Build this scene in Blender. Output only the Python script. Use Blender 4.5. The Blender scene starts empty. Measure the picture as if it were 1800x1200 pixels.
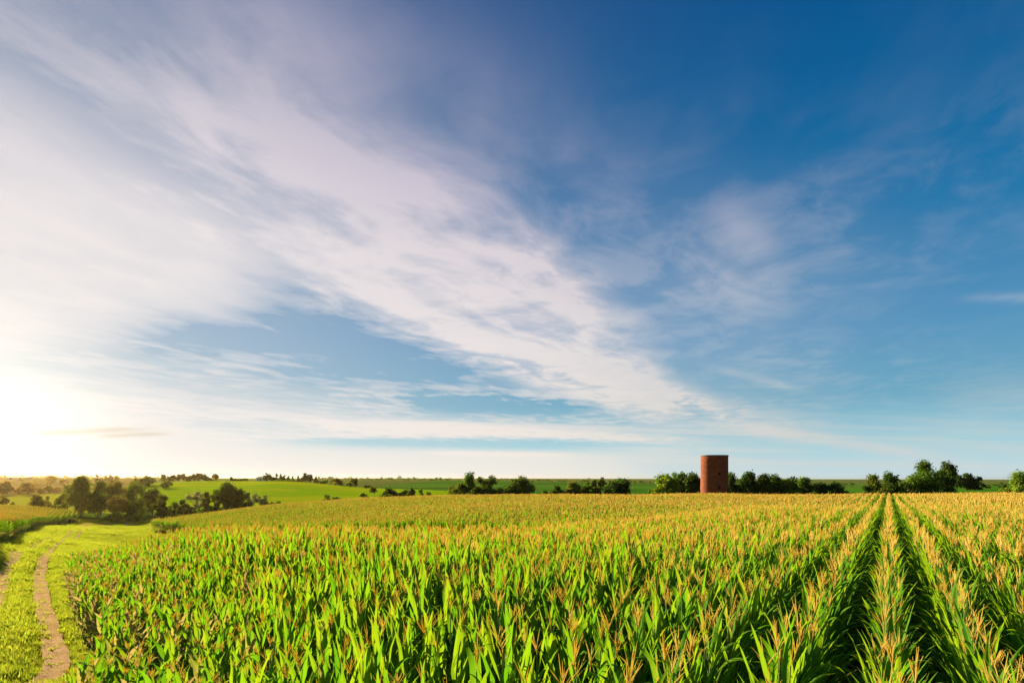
import bpy, math, random
import numpy as np
from math import sin, cos, pi, radians
scene = bpy.context.scene
COL = scene.collection
R = np.random.RandomState

# ------------------------------------------------------------------ camera, light, sky, exposure
FPX, HOR, CX, ZC = 1050.0, 840.0, 900.0, 3.7      # focal length in photo pixels, horizon row, centre column, eye height
cam_d = bpy.data.cameras.new("camera"); cam = bpy.data.objects.new("camera", cam_d); COL.objects.link(cam)
cam_d.sensor_width = 36.0; cam_d.lens = FPX / 1800 * 36.0; cam_d.shift_y = (HOR - 600) / 1800
cam_d.clip_start = 0.1; cam_d.clip_end = 20000
cam.location = (0, 0, ZC); cam.rotation_euler = (radians(90), 0, 0)
scene.camera = cam

EXPO = 1.9
HAZE = 0.00003
SUN_AZ, SUN_EL = radians(-44), radians(14.5)        # azimuth from +Y towards +X
vs = scene.view_settings
vs.view_transform = 'Standard'; vs.look = 'None'; vs.gamma = 1.0; vs.exposure = EXPO; vs.use_curve_mapping = False
SUND = np.array([sin(SUN_AZ) * cos(SUN_EL), cos(SUN_AZ) * cos(SUN_EL), sin(SUN_EL)])
sun_d = bpy.data.lights.new("sun", 'SUN'); sun = bpy.data.objects.new("sun", sun_d); COL.objects.link(sun)
sun_d.energy = 4.8; sun_d.angle = radians(0.5); sun_d.color = (1.0, 0.84, 0.55)
from mathutils import Vector
sun.rotation_euler = Vector(SUND).to_track_quat('Z', 'Y').to_euler()
sun.location = (-40, 40, 40)

scene.cycles.use_denoising = True
try: scene.cycles.denoiser = 'OPENIMAGEDENOISE'
except Exception: pass
scene.cycles.max_bounces = 6; scene.cycles.diffuse_bounces = 3; scene.cycles.transmission_bounces = 3
scene.cycles.glossy_bounces = 2; scene.cycles.volume_bounces = 0; scene.cycles.transparent_max_bounces = 8
scene.cycles.caustics_reflective = False; scene.cycles.caustics_refractive = False

class NT:
    """small wrapper to write node trees as expressions"""
    def __init__(s, tree): s.t = tree; s.n = tree.nodes; s.l = tree.links; s.n.clear()
    def new(s, kind, **kw):
        nd = s.n.new(kind)
        for k, v in kw.items(): setattr(nd, k, v)
        return nd
    def put(s, sock, v):
        if hasattr(v, 'links') or isinstance(v, bpy.types.NodeSocket): s.l.new(v, sock)
        elif v is not None:
            try: sock.default_value = v
            except Exception: sock.default_value = (*v, 1.0)
    def m(s, op, a, b=None, c=None, clamp=False):
        nd = s.new('ShaderNodeMath', operation=op, use_clamp=clamp)
        for i, v in enumerate((a, b, c)):
            if v is not None: s.put(nd.inputs[i], v)
        return nd.outputs[0]
    def add(s, a, b): return s.m('ADD', a, b)
    def sub(s, a, b): return s.m('SUBTRACT', a, b)
    def mul(s, a, b): return s.m('MULTIPLY', a, b)
    def sm(s, v, lo, hi, o0=0.0, o1=1.0):
        nd = s.new('ShaderNodeMapRange', interpolation_type='SMOOTHSTEP')
        s.put(nd.inputs[0], v)
        if lo > hi: lo, hi, o0, o1 = hi, lo, o1, o0
        for i, x in enumerate((lo, hi, o0, o1)): s.put(nd.inputs[i + 1], x)
        return nd.outputs[0]
    def mix(s, f, a, b, mode='MIX'):
        nd = s.new('ShaderNodeMix', data_type='RGBA', blend_type=mode)
        s.put(nd.inputs[0], f); s.put(nd.inputs[6], a); s.put(nd.inputs[7], b)
        return nd.outputs[2]
    def noise(s, vec, scale=1.0, detail=4.0, rough=0.5, dist=0.0):
        nd = s.new('ShaderNodeTexNoise'); s.put(nd.inputs['Vector'], vec) if vec is not None else None
        nd.inputs['Scale'].default_value = scale; nd.inputs['Detail'].default_value = detail
        nd.inputs['Roughness'].default_value = rough; nd.inputs['Distortion'].default_value = dist
        return nd.outputs[0]
    def xyz(s, a, b, c=0.0):
        nd = s.new('ShaderNodeCombineXYZ')
        for i, v in enumerate((a, b, c)): s.put(nd.inputs[i], v)
        return nd.outputs[0]
    def ramp(s, f, stops, interp='LINEAR'):
        nd = s.new('ShaderNodeValToRGB'); cr = nd.color_ramp; cr.interpolation = interp
        while len(cr.elements) < len(stops): cr.elements.new(0.5)
        for e, (p, c) in zip(cr.elements, stops): e.position = p; e.color = (*c, 1.0)
        s.put(nd.inputs[0], f); return nd.outputs[0]

def lin(r, g, b):
    f = lambda c: (c / 255 / 12.92) if c / 255 <= 0.04045 else ((c / 255 + 0.055) / 1.055) ** 2.4
    return (f(r), f(g), f(b))

# --- the sky: Nishita daylight, a blue gradient, and cirrus laid out on a flat cloud deck high above the fields
world = bpy.data.worlds.new("World"); scene.world = world; world.use_nodes = True
w = NT(world.node_tree)
tc = w.new('ShaderNodeTexCoord').outputs['Generated']
sep = w.new('ShaderNodeSeparateXYZ'); w.l.new(tc, sep.inputs[0]); dx, dy, dz = sep.outputs
sky = w.new('ShaderNodeTexSky', sky_type='NISHITA', sun_disc=False, sun_elevation=SUN_EL, sun_rotation=SUN_AZ)
zc_ = w.m('MAXIMUM', dz, 0.035)
TH = radians(25.5)
s_ = w.m('DIVIDE', w.sub(w.mul(dx, cos(TH)), w.mul(dy, sin(TH))), zc_)     # across the cirrus streaks
t_ = w.m('DIVIDE', w.add(w.mul(dx, sin(TH)), w.mul(dy, cos(TH))), zc_)     # along them
el = dz
# blue of the open sky by height
blue = w.ramp(el, [(0.0, lin(206, 226, 232)), (0.05, lin(166, 212, 224)), (0.12, lin(112, 172, 200)), (0.22, lin(84, 148, 192)),
                   (0.36, lin(22, 118, 172)), (0.48, lin(0, 100, 156)), (0.62, lin(0, 80, 140)), (1.0, lin(0, 56, 108))])
nish = w.mix(1.0, sky.outputs[0], (0.05, 0.05, 0.05), 'MULTIPLY')
blue = w.mix(0.06, blue, nish)
# closeness to the sun
sd = w.new('ShaderNodeVectorMath', operation='DOT_PRODUCT'); w.l.new(tc, sd.inputs[0])
GA, GE = radians(-42), radians(3.0)
sd.inputs[1].default_value = (sin(GA) * cos(GE), cos(GA) * cos(GE), sin(GE))
cs = w.m('MAXIMUM', sd.outputs['Value'], 0.0)
near1 = w.m('POWER', cs, 5.0); near2 = w.m('POWER', cs, 130.0); near3 = w.m('POWER', cs, 7.0)
# cloud noise in deck coordinates, warped
warp = w.noise(w.xyz(w.mul(s_, 0.8), w.mul(t_, 0.5), 3.1), 1.0, 3.0, 0.5)
sw = w.add(s_, w.mul(w.sub(warp, 0.5), 0.8))
n_str = w.noise(w.xyz(w.mul(sw, 1.7), w.mul(t_, 0.50), 1.7), 1.0, 7.0, 0.58, 0.15)
n_fine = w.noise(w.xyz(w.mul(sw, 3.6), w.mul(t_, 2.1), 7.7), 1.0, 8.0, 0.60, 0.25)
n_big = w.noise(w.xyz(w.mul(s_, 0.55), w.mul(t_, 0.5), 5.2), 1.0, 5.0, 0.55)
calm = w.sm(el, 0.02, 0.10)
damp = lambda a: w.add(0.5, w.mul(w.sub(a, 0.5), calm))
n_str, n_fine, n_big = damp(n_str), damp(n_fine), damp(n_big)
n_all = w.add(w.mul(n_str, 0.55), w.mul(n_fine, 0.45))
# directions on the front half of the sky, for the separate streaks
dyc = w.m('MAXIMUM', dy, 0.25); ax = w.m('DIVIDE', dx, dyc); ez = w.m('DIVIDE', dz, dyc)
axw = w.add(ax, w.mul(w.sub(n_big, 0.5), 0.05)); ezw = w.add(ez, w.mul(w.sub(n_all, 0.5), 0.07))
def streak(x0, y0, x1, y1, wd, wob=1.0):
    """soft streak between two directions: 1 on its axis, fading across and at its ends"""
    a0, e0, a1, e1 = (x0 - CX) / FPX, (HOR - y0) / FPX, (x1 - CX) / FPX, (HOR - y1) / FPX
    L = math.hypot(a1 - a0, e1 - e0); ux, uy = (a1 - a0) / L, (e1 - e0) / L; wd = wd / FPX
    ezz = ezw if wd > 0.012 else w.add(ez, w.mul(w.sub(n_all, 0.5), 0.018))
    u = w.add(w.mul(w.sub(axw, a0), ux), w.mul(w.sub(ezz, e0), uy)); v = w.sub(w.mul(w.sub(ezz, e0), ux), w.mul(w.sub(axw, a0), uy))
    g = w.m('EXPONENT', w.mul(w.m('POWER', w.m('ABSOLUTE', w.mul(v, 1 / wd)), 2.0), -1.0))
    return w.mul(g, w.mul(w.sm(u, -0.08 * L, 0.30 * L), w.sm(u, 1.08 * L, 0.65 * L)))
mx = lambda *a: a[0] if len(a) == 1 else w.m('MAXIMUM', a[0], mx(*a[1:]))
def total(lst):
    acc = None
    for k, f in lst:
        t = w.mul(f, k); acc = t if acc is None else w.add(acc, t)
    return acc
sw2 = w.add(sw, w.mul(w.m('MAXIMUM', w.sub(t_, 3.0), 0.0), 0.085))
band = w.mul(w.sm(sw2, -0.74, -1.20), w.sm(sw, -3.0, -2.2))
band = w.mul(band, w.sm(n_all, 0.33, 0.59, 0.36, 1.08))
band = w.mul(band, w.mul(w.sm(t_, 0.4, 1.2, 0.5, 1.0), w.sm(t_, 15.0, 6.5)))
veil = w.mul(w.sm(sw, -1.2, -2.3), w.sm(t_, 3.3, 1.9))
veil = w.mul(veil, w.sm(n_all, 0.25, 0.65, 0.70, 0.95))
low = w.mul(w.sm(sw, -4.2, -8.5), w.sm(n_all, 0.35, 0.6, 0.50, 0.95))
thin = w.mul(w.sm(n_fine, 0.38, 0.68), w.sm(n_big, 0.30, 0.62))
thin = w.mul(thin, w.sm(sw, 2.0, -0.7, 0.06, 0.27))
haze_hi = w.mul(w.mul(w.sm(s_, 0.9, -0.5), w.sm(el, 0.50, 0.25)), 0.17)
gapw = w.mul(w.sm(n_all, 0.44, 0.64), w.mul(w.sm(sw, -2.0, -2.8), 0.6))
hn = w.noise(w.xyz(w.mul(ax, 2.0), w.mul(w.add(ez, w.mul(ax, 0.03)), 60.0), 9.3), 1.0, 5.0, 0.5, 0.2)
bars = w.mul(w.sm(hn, 0.46, 0.62), w.mul(w.sm(ez, 0.008, 0.03), w.sm(ez, 0.15, 0.06)))
bars = w.mul(bars, w.sm(ax, 0.9, -0.2, 0.30, 0.75))
bright = total([(0.95, streak(800, 596, 1330, 728, 16)), (0.30, streak(560, 480, 960, 650, 22)), (0.95, streak(540, 740, 1290, 778, 9)), (0.40, streak(360, 772, 920, 760, 6)),
                (0.40, streak(900, 420, 1070, 560, 42)), (0.22, streak(1260, 350, 1380, 470, 34)), (0.16, streak(1180, 430, 1400, 560, 60)), (0.55, streak(1390, 812, 1830, 822, 7)),
                (0.80, streak(1240, 742, 1720, 812, 12)), (0.35, streak(1560, 770, 1860, 800, 9)), (0.30, streak(1080, 700, 1500, 748, 14)), (0.30, streak(1680, 528, 1860, 518, 8)), (0.22, streak(1640, 715, 1860, 675, 34)), (0.50, streak(740, 795, 1020, 800, 4)),
                (0.22, streak(1220, 640, 1440, 690, 8)), (0.20, streak(980, 230, 1130, 380, 60)), (0.38, streak(380, -40, 1020, 260, 130)), (0.07, streak(1060, 250, 1560, 520, 110))])
gaps = total([(1.2, streak(700, 704, 1060, 717, 14)), (0.60, streak(390, 480, 820, 680, 50)), (0.70, streak(200, 596, 680, 590, 34)), (0.45, streak(420, 650, 820, 655, 24)), (1.25, streak(420, 772, 1140, 787, 11)), (0.4, streak(300, 742, 560, 748, 8)),
              (0.30, streak(360, 265, 620, 410, 16)), (0.30, streak(560, 600, 1000, 690, 16)), (0.25, streak(-60, 20, 420, 160, 60))])
dens = mx(band, veil, low, gapw, bars); dens = w.sub(1.0, w.mul(w.sub(1.0, dens), w.mul(w.sub(1.0, thin), w.sub(1.0, haze_hi))))
dens = w.add(dens, w.mul(bright, w.sm(n_all, 0.30, 0.60, 0.45, 1.1)))
dens = w.sub(dens, w.mul(gaps, w.sm(n_fine, 0.30, 0.62, 1.0, 0.6)))
dens = w.m('MINIMUM', w.m('MAXIMUM', dens, 0.0), 1.0)
dens = w.mul(dens, w.sm(dy, -0.4, 0.1, 0.45, 1.0))
ccol = w.ramp(el, [(0.0, lin(250, 243, 230)), (0.10, lin(240, 231, 222)), (0.22, lin(232, 224, 224)), (0.36, lin(216, 206, 215)),
                   (0.44, lin(190, 181, 202)), (0.53, lin(146, 144, 178)), (0.62, lin(118, 124, 166)), (1.0, lin(110, 120, 165))])
ccol = w.mix(w.sm(n_fine, 0.3, 0.72, 0.22, 0.0), ccol, w.mix(0.35, ccol, lin(110, 125, 170)))
ccol = w.mix(w.sm(ax, -0.1, 0.55, 0.0, 0.6), ccol, w.mix(1.0, ccol, (0.50, 0.66, 0.76), 'MULTIPLY'))
cloud = w.mix(w.mul(near3, 0.8), ccol, (0.90, 0.85, 0.84))
skyc = w.mix(dens, blue, cloud)
skyc = w.mix(w.mul(near1, 0.37), skyc, (0.92, 0.88, 0.84))
skyc = w.mix(w.mul(w.add(streak(30, 763, 280, 752, 5), streak(160, 768, 310, 760, 4)), 0.55), skyc, lin(205, 190, 165))
glow = w.mix(1.0, skyc, w.mix(near2, (0, 0, 0), (0.42, 0.38, 0.28)), 'ADD')
# below the horizon: the far land's mean colour
glow = w.mix(w.sm(el, -0.01, -0.05), glow, (0.25, 0.26, 0.12))
outc = w.mix(1.0, glow, (10 / 2 ** EXPO,) * 3, 'MULTIPLY')
bg = w.new('ShaderNodeBackground'); w.put(bg.inputs[0], outc); bg.inputs[1].default_value = 0.1
wo = w.new('ShaderNodeOutputWorld'); w.l.new(bg.outputs[0], wo.inputs[0])

# ------------------------------------------------------------------ helpers
def tag(o, label=None, cat=None, group=None, kind=None):
    if label: o['label'] = label
    if cat: o['category'] = cat
    if group: o['group'] = group
    if kind: o['kind'] = kind
    return o
class MB:
    """collects vertices, faces, uv and a colour per vertex; builds one mesh"""
    def __init__(s): s.v = []; s.f = []; s.uv = []; s.c = []; s.mi = []; s.nv = 0
    def grid(s, P, uv=None, col=(0.5, 0.5, 0.5), close=False, mat=0):
        """P: (n, m, 3) array of points, quads between neighbours"""
        P = np.asarray(P, float); n, m = P.shape[:2]
        idx = np.arange(n * m).reshape(n, m) + s.nv
        if close: idx = np.concatenate([idx, idx[:, :1]], 1)
        q = np.stack([idx[:-1, :-1], idx[:-1, 1:], idx[1:, 1:], idx[1:, :-1]], -1).reshape(-1, 4)
        if uv is None:
            a, b = np.meshgrid(np.linspace(0, 1, n), np.linspace(0, 1, m), indexing='ij'); uv = np.stack([b, a], -1)
        s.add(P.reshape(-1, 3), q, np.asarray(uv).reshape(-1, 2), col, mat)
    def add(s, v, q, uv=None, col=(0.5, 0.5, 0.5), mat=0):
        n = len(v); s.v.append(v); s.f.append(q)
        s.uv.append(np.zeros((n, 2)) if uv is None else uv)
        c = np.asarray(col, float); s.c.append(np.tile(c, (n, 1)) if c.ndim == 1 else c)
        s.mi.append(np.full(len(q), mat)); s.nv += n
    def tube(s, pts, rad, n=6, col=(0.5, 0.5, 0.5), mat=0):
        pts = np.asarray(pts, float); k = len(pts); rad = np.broadcast_to(rad, (k,))
        tg = np.gradient(pts, axis=0); tg /= np.linalg.norm(tg, axis=1)[:, None] + 1e-9
        ref = np.array([0.0, 0, 1]) if abs(tg[0][2]) < 0.9 else np.array([1.0, 0, 0])
        a = np.cross(tg, ref); a /= np.linalg.norm(a, axis=1)[:, None] + 1e-9; b = np.cross(tg, a)
        an = np.linspace(0, 2 * pi, n, endpoint=False)
        P = pts[:, None] + rad[:, None, None] * (a[:, None] * np.cos(an)[None, :, None] + b[:, None] * np.sin(an)[None, :, None])
        s.grid(P, col=col, close=True, mat=mat)
    def box(s, lo, hi, mat=0, col=(0.5,) * 3):
        x0, y0, z0 = lo; x1, y1, z1 = hi
        v = np.array([(x, y, z) for x in (x0, x1) for y in (y0, y1) for z in (z0, z1)], float)
        q = np.array([(0, 1, 3, 2), (4, 6, 7, 5), (0, 4, 5, 1), (2, 3, 7, 6), (0, 2, 6, 4), (1, 5, 7, 3)]) + s.nv
        s.add(v, q, None, col, mat)
    def merge(s, o, mat):
        for v, f, uv, c in zip(o.v, o.f, o.uv, o.c):
            s.v.append(v); s.f.append(f - 0); s.uv.append(uv); s.c.append(c); s.mi.append(np.full(len(f), mat))
        # re-index the faces just appended
        k = len(o.f); off = s.nv
        for i in range(len(s.f) - k, len(s.f)): s.f[i] = s.f[i] + off
        s.nv += o.nv
    def mesh(s, name, mats, smooth=True):
        V = np.concatenate(s.v); F = np.concatenate(s.f); U = np.concatenate(s.uv); C = np.concatenate(s.c); MI = np.concatenate(s.mi)
        k = F.shape[1]
        me = bpy.data.meshes.new(name); me.vertices.add(len(V)); me.vertices.foreach_set('co', V.astype(np.float32).ravel())
        me.loops.add(F.size); me.loops.foreach_set('vertex_index', F.astype(np.int32).ravel())
        me.polygons.add(len(F)); me.polygons.foreach_set('loop_start', np.arange(0, F.size, k, dtype=np.int32))
        me.polygons.foreach_set('loop_total', np.full(len(F), k, dtype=np.int32))
        me.polygons.foreach_set('material_index', MI.astype(np.int32)); me.polygons.foreach_set('use_smooth', np.full(len(F), smooth))
        uvl = me.uv_layers.new(name='UVMap'); uvl.data.foreach_set('uv', U[F.ravel()].astype(np.float32).ravel())
        ca = me.color_attributes.new('tint', 'FLOAT_COLOR', 'POINT')
        ca.data.foreach_set('color', np.concatenate([C, np.ones((len(C), 1))], 1).astype(np.float32).ravel())
        for m in (mats if isinstance(mats, (list, tuple)) else [mats]): me.materials.append(m)
        me.update(calc_edges=True); me.validate()
        return me
    def build(s, name, mats, parent=None, smooth=True):
        o = bpy.data.objects.new(name, s.mesh(name, mats, smooth)); COL.objects.link(o)
        if parent: o.parent = parent
        return o
def empty(name, loc, rz=0.0):
    o = bpy.data.objects.new(name, None); COL.objects.link(o); o.location = loc; o.rotation_euler = (0, 0, rz)
    o.empty_display_size = 0.3
    return o

# ------------------------------------------------------------------ lie of the land
def cg(x, y, Y, up=0.0):
    """ground point seen at photo column x, row y, at depth Y (up = height of the crop whose top is seen there)"""
    return ((x - CX) / FPX * Y, Y, ZC - (y - HOR) / FPX * Y - up)
CP = [(0, 0, 0), (-5, 8, 0), (6, 6, -.1), (12, -5, 0), (-12, -10, 0), (-8, 11, 0), (-14, 14, 0), (-20, 18, -.2), (-17, 21, -.35), (-30, 10, .2),
      (-22, 29, -.85), (-35, 45, -1.95), (-53, 70, -3.5), (-71, 100, -5.4), (-92, 130, -7.0),
      (-16, 26.5, -.75), (-10, 26, -.95), (-3, 26, -.9), (4, 29, -.85), (13, 36, -.72), (0, 16, -.2), (-8, 20, -.4),
      (-22, 50, -4.3), (-12, 40, -3.4), (-2, 40, -2.8), (9, 44, -1.9), (-40, 75, -6.0), (-60, 95, -7.0), (-80, 125, -7.2),
      (-70, 116, -6.9), (-32, 85, -4.9), (-6, 60, -2.5), (20, 52, -1.2),
      cg(300, 911, 120, 2.4), cg(400, 897, 126, 2.4), cg(500, 885, 130, 2.4), cg(640, 877, 132, 2.4), cg(800, 871, 132, 2.4),
      cg(1000, 868.5, 125, 2.4), cg(1255, 868.5, 105, 2.4), cg(1563, 868.5, 110, 2.4), cg(1800, 867, 105, 2.4),
      (25, 40, -.65), (50, 40, -.8), (40, 65, -1.0), (75, 80, -1.3), (30, 15, -.35), (20, 75, -1.5), (90, 60, -1.2), (15, 28, -.5),
      (-95, 165, -7.3), (-60, 172, -7.4), (-30, 178, -7), (0, 182, -6.0), (60, 172, -4.8), (110, 165, -4.4), (150, 150, -3.8),
      (-109, 150, -7.0), (-68, 84, -4.2), (-48, 58, -2.3), (-29, 34, -.45), (-42, 38, -.1), (-75, 62, -1.6), (-90, 90, -3.2), (-130, 155, -5.9), (-60, 50, -1.8),
      (-160, 190, -6.8),
      cg(270, 850, 330), cg(400, 848, 350), cg(500, 846, 350), cg(560, 849.5, 350), cg(640, 858, 330), cg(740, 864, 300), cg(450, 868, 265),
      (-120, 215, -7.2), (-80, 218, -6.8), (-40, 225, -6.5), (0, 250, -5.5),
      cg(330, 846, 420), cg(540, 848, 420), cg(600, 855, 420),
      cg(700, 844, 900), cg(900, 846, 900), cg(1100, 851, 700), cg(700, 858, 450), cg(900, 862, 400), cg(1100, 866, 350),
      cg(1500, 856, 480), cg(1590, 852, 520), cg(1720, 858, 350), cg(1800, 858, 350), cg(1720, 866, 220),
      cg(30, 892, 210), cg(30, 875, 300), cg(100, 873, 300), cg(0, 863, 450), cg(80, 857, 600), cg(110, 849, 750), cg(30, 841, 1000), cg(200, 842, 900),
      cg(60, 838.5, 1600), cg(300, 841, 1500), cg(600, 842.5, 1600), cg(1000, 846, 1600), cg(1400, 852, 1500), cg(1800, 852, 1500),
      (0, -60, 0), (-300, -300, 0), (300, -300, 0), (-1500, -1500, 0), (0, -1800, 0), (1500, -1500, 0), (2200, 500, -5), (-2200, 500, 3),
      (-2500, 3000, 4), (0, 3500, 0), (2500, 3000, -8)]
CP = np.array(CP, float)
def wrp(P):
    P = np.asarray(P, float); r = np.linalg.norm(P, axis=-1, keepdims=True)
    return P / np.sqrt(r + 4.0)
_A = wrp(CP[:, :2]); _r = np.linalg.norm(_A[:, None] - _A[None], axis=-1)
_ph = lambda r: np.sqrt(r * r + 0.15) * -1.0
_n = len(CP); _K = np.zeros((_n + 3, _n + 3)); _K[:_n, :_n] = _ph(_r) + np.eye(_n) * -0.01
_K[:_n, _n] = 1; _K[_n, :_n] = 1; _K[:_n, _n + 1:] = _A; _K[_n + 1:, :_n] = _A.T
_W = np.linalg.solve(_K, np.concatenate([CP[:, 2], [0, 0, 0]]))
def ground(x, y):
    x = np.atleast_1d(np.asarray(x, float)); y = np.atleast_1d(np.asarray(y, float)); out = np.empty(x.size)
    P = wrp(np.stack([x.ravel(), y.ravel()], -1))
    for i in range(0, len(P), 20000):
        p = P[i:i + 20000]; r = np.linalg.norm(p[:, None] - _A[None], axis=-1)
        out[i:i + 20000] = _ph(r) @ _W[:_n] + _W[_n] + p @ _W[_n + 1:]
    return out.reshape(x.shape)
def g1(x, y): return float(ground([x], [y])[0])
def at(px, Y):
    X = (px - CX) / FPX * Y
    return X, Y, g1(X, Y)
def inpoly(x, y, poly):
    x = np.asarray(x); y = np.asarray(y); r = np.zeros(x.shape, bool); n = len(poly)
    for i in range(n):
        (x0, y0), (x1, y1) = poly[i], poly[(i + 1) % n]
        if y0 == y1: continue
        c = ((y0 > y) != (y1 > y)) & (x < (x1 - x0) * (y - y0) / (y1 - y0) + x0)
        r ^= c
    return r
def dist_line(x, y, line):
    x = np.asarray(x, float); y = np.asarray(y, float); best = np.full(x.shape, 1e9)
    for (x0, y0), (x1, y1) in zip(line[:-1], line[1:]):
        ddx, ddy = x1 - x0, y1 - y0; t = np.clip(((x - x0) * ddx + (y - y0) * ddy) / (ddx * ddx + ddy * ddy), 0, 1)
        best = np.minimum(best, np.hypot(x - x0 - t * ddx, y - y0 - t * ddy))
    return best
def vnoise(x, y, sc, seed=0):
    """cheap smooth value noise in numpy"""
    rs = R(seed); T = rs.rand(64, 64); x = np.asarray(x) / sc; y = np.asarray(y) / sc
    xi = np.floor(x).astype(int); yi = np.floor(y).astype(int); fx = x - xi; fy = y - yi
    fx = fx * fx * (3 - 2 * fx); fy = fy * fy * (3 - 2 * fy)
    g = lambda a, b: T[a % 64, b % 64]
    return (g(xi, yi) * (1 - fx) + g(xi + 1, yi) * fx) * (1 - fy) + (g(xi, yi + 1) * (1 - fx) + g(xi + 1, yi + 1) * fx) * fy

NEAR_EDGE = [(-3.2, 2.0), (-5.0, 6.0), (-7.4, 10.8), (-11.6, 15.8), (-15.6, 21.0), (-19.3, 26.2), (-19.8, 28.5)]
NEAR_BACK = [(-19.8, 28.5), (-17.5, 31.0), (-9.0, 30.5), (1.0, 33.0), (13.0, 41.0)]
MOUND_EDGE = [(13.0, 41.0), (-7.0, 57.0), (-32.0, 85.0), (-70.0, 116.0)]
CORN = NEAR_EDGE + NEAR_BACK[1:] + MOUND_EDGE[1:] + [(-73, 121), (-66, 138), (-45, 150), (0, 152), (45, 146), (80, 140), (140, 146), (150, 128), (60, 28), (14, -3.5), (3, -3.5), (-2.0, -1.5)]
LEFT_EDGE = [(-16, 12), (-22, 23), (-29.5, 34), (-48, 58), (-68, 84), (-93, 120), (-108, 149)]
LEFTC = LEFT_EDGE + [(-113, 154), (-122, 160), (-150, 168), (-185, 172), (-190, 160), (-70, 40), (-34, 12)]
RUT_R = [(105, 1190), (92, 1125), (78, 1075), (72, 1037), (68, 1010), (74, 992), (88, 966), (107, 950), (146, 931), (158, 921)]
# ruts in metres: depth found by marching down the terrain
def hit(px, py):
    """where the line of sight through a photo point meets the ground (used once, to lay out the track in metres)"""
    Y = np.linspace(4, 400, 8000); X = (px - CX) / FPX * Y; z = ZC - (py - HOR) / FPX * Y
    k = np.argmax(z < ground(X, Y)); return X[k], Y[k]
RR = [(-8.4, 8.0)] + [hit(*p) for p in RUT_R] + [(-88, 138), (-100, 158)]
def offset_line(L, d):
    L = np.array(L, float); tg = np.gradient(L, axis=0); tg /= np.linalg.norm(tg, axis=1)[:, None]
    return L + d * np.stack([-tg[:, 1], tg[:, 0]], -1)
def resample(L, step):
    L = np.array(L, float); d = np.r_[0, np.cumsum(np.linalg.norm(np.diff(L, axis=0), axis=1))]
    t = np.arange(0, d[-1], step); P = np.stack([np.interp(t, d, L[:, i]) for i in range(2)], -1)
    k = 9; ker = np.ones(k) / k
    Q = np.stack([np.convolve(np.pad(P[:, i], k // 2, mode='edge'), ker, 'valid') for i in range(2)], -1)
    return Q
RRs = resample(RR, 0.25); RLs = offset_line(RRs, 1.25)
print('track', [tuple(np.round(p, 1)) for p in RR])

# ------------------------------------------------------------------ materials
def mat(name):
    m = bpy.data.materials.new(name); m.use_nodes = True; return m, NT(m.node_tree)
def out(n, sh):
    o = n.new('ShaderNodeOutputMaterial'); n.l.new(sh, o.inputs[0]); return o
def bsdf(n, col, rough=0.7, spec=0.3, normal=None):
    b = n.new('ShaderNodeBsdfPrincipled'); n.put(b.inputs['Base Color'], col); n.put(b.inputs['Roughness'], rough)
    b.inputs['Specular IOR Level'].default_value = spec
    if normal is not None: n.l.new(normal, b.inputs['Normal'])
    return b.outputs[0]
def bump(n, h, strength=0.3, dist=0.05):
    b = n.new('ShaderNodeBump'); b.inputs['Strength'].default_value = strength; b.inputs['Distance'].default_value = dist
    n.l.new(h, b.inputs['Height']); return b.outputs[0]
def leafy(n, col, tcol, f, rough=0.45, spec=0.35):
    b = bsdf(n, col, rough, spec); t = n.new('ShaderNodeBsdfTranslucent'); n.put(t.inputs[0], tcol)
    x = n.new('ShaderNodeMixShader'); n.put(x.inputs[0], f); n.l.new(b, x.inputs[1]); n.l.new(t.outputs[0], x.inputs[2])
    return x.outputs[0]
def attr(n, name='tint'):
    a = n.new('ShaderNodeAttribute'); a.attribute_name = name
    sp = n.new('ShaderNodeSeparateColor'); n.l.new(a.outputs['Color'], sp.inputs[0])
    return a.outputs['Color'], sp.outputs

# corn leaf: dark upper side, light midrib, yellow-green when the sun shines through; tint r = dryness, g = random
m_leaf, n = mat('corn_leaf')
_, (cr, cgn, cb) = attr(n); uv = n.new('ShaderNodeTexCoord').outputs['UV']
su = n.new('ShaderNodeSeparateXYZ'); n.l.new(uv, su.inputs[0]); u, v = su.outputs[0], su.outputs[1]
rnd = n.new('ShaderNodeObjectInfo').outputs['Random']
mid = n.sm(n.m('ABSOLUTE', n.sub(u, 0.5)), 0.075, 0.03)
vein = n.m('SINE', n.mul(u, 90.0))
lc = n.mix(cgn, (0.036, 0.160, 0.010, 1), (0.085, 0.240, 0.016, 1))
lc = n.mix(n.mul(rnd, 0.5), lc, (0.12, 0.20, 0.012, 1))
lc = n.mix(n.sm(vein, -1, 1, 0.0, 0.12), lc, (0.13, 0.22, 0.04, 1))
lc = n.mix(n.mul(mid, 0.6), lc, (0.24, 0.32, 0.09, 1))
lc = n.mix(n.mul(n.sm(v, 0.90, 1.0), 0.35), lc, (0.36, 0.27, 0.05, 1))
lc = n.mix(cr, lc, (0.36, 0.27, 0.13, 1))
tcn = n.mix(cgn, (0.115, 0.34, 0.006, 1), (0.31, 0.43, 0.008, 1))
tcn = n.mix(n.mul(mid, 0.5), tcn, (0.12, 0.22, 0.01, 1)); tcn = n.mix(cr, tcn, (0.45, 0.28, 0.10, 1))
out(n, leafy(n, lc, tcn, 0.44, 0.65, 0.0))
m_stalk, n = mat('corn_stalk'); rnd = n.new('ShaderNodeObjectInfo').outputs['Random']
out(n, bsdf(n, n.mix(rnd, (0.10, 0.17, 0.03, 1), (0.20, 0.22, 0.06, 1)), 0.55))
m_tas, n = mat('corn_tassel'); rnd = n.new('ShaderNodeObjectInfo').outputs['Random']; _, (cr, cgn, cb) = attr(n)
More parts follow.
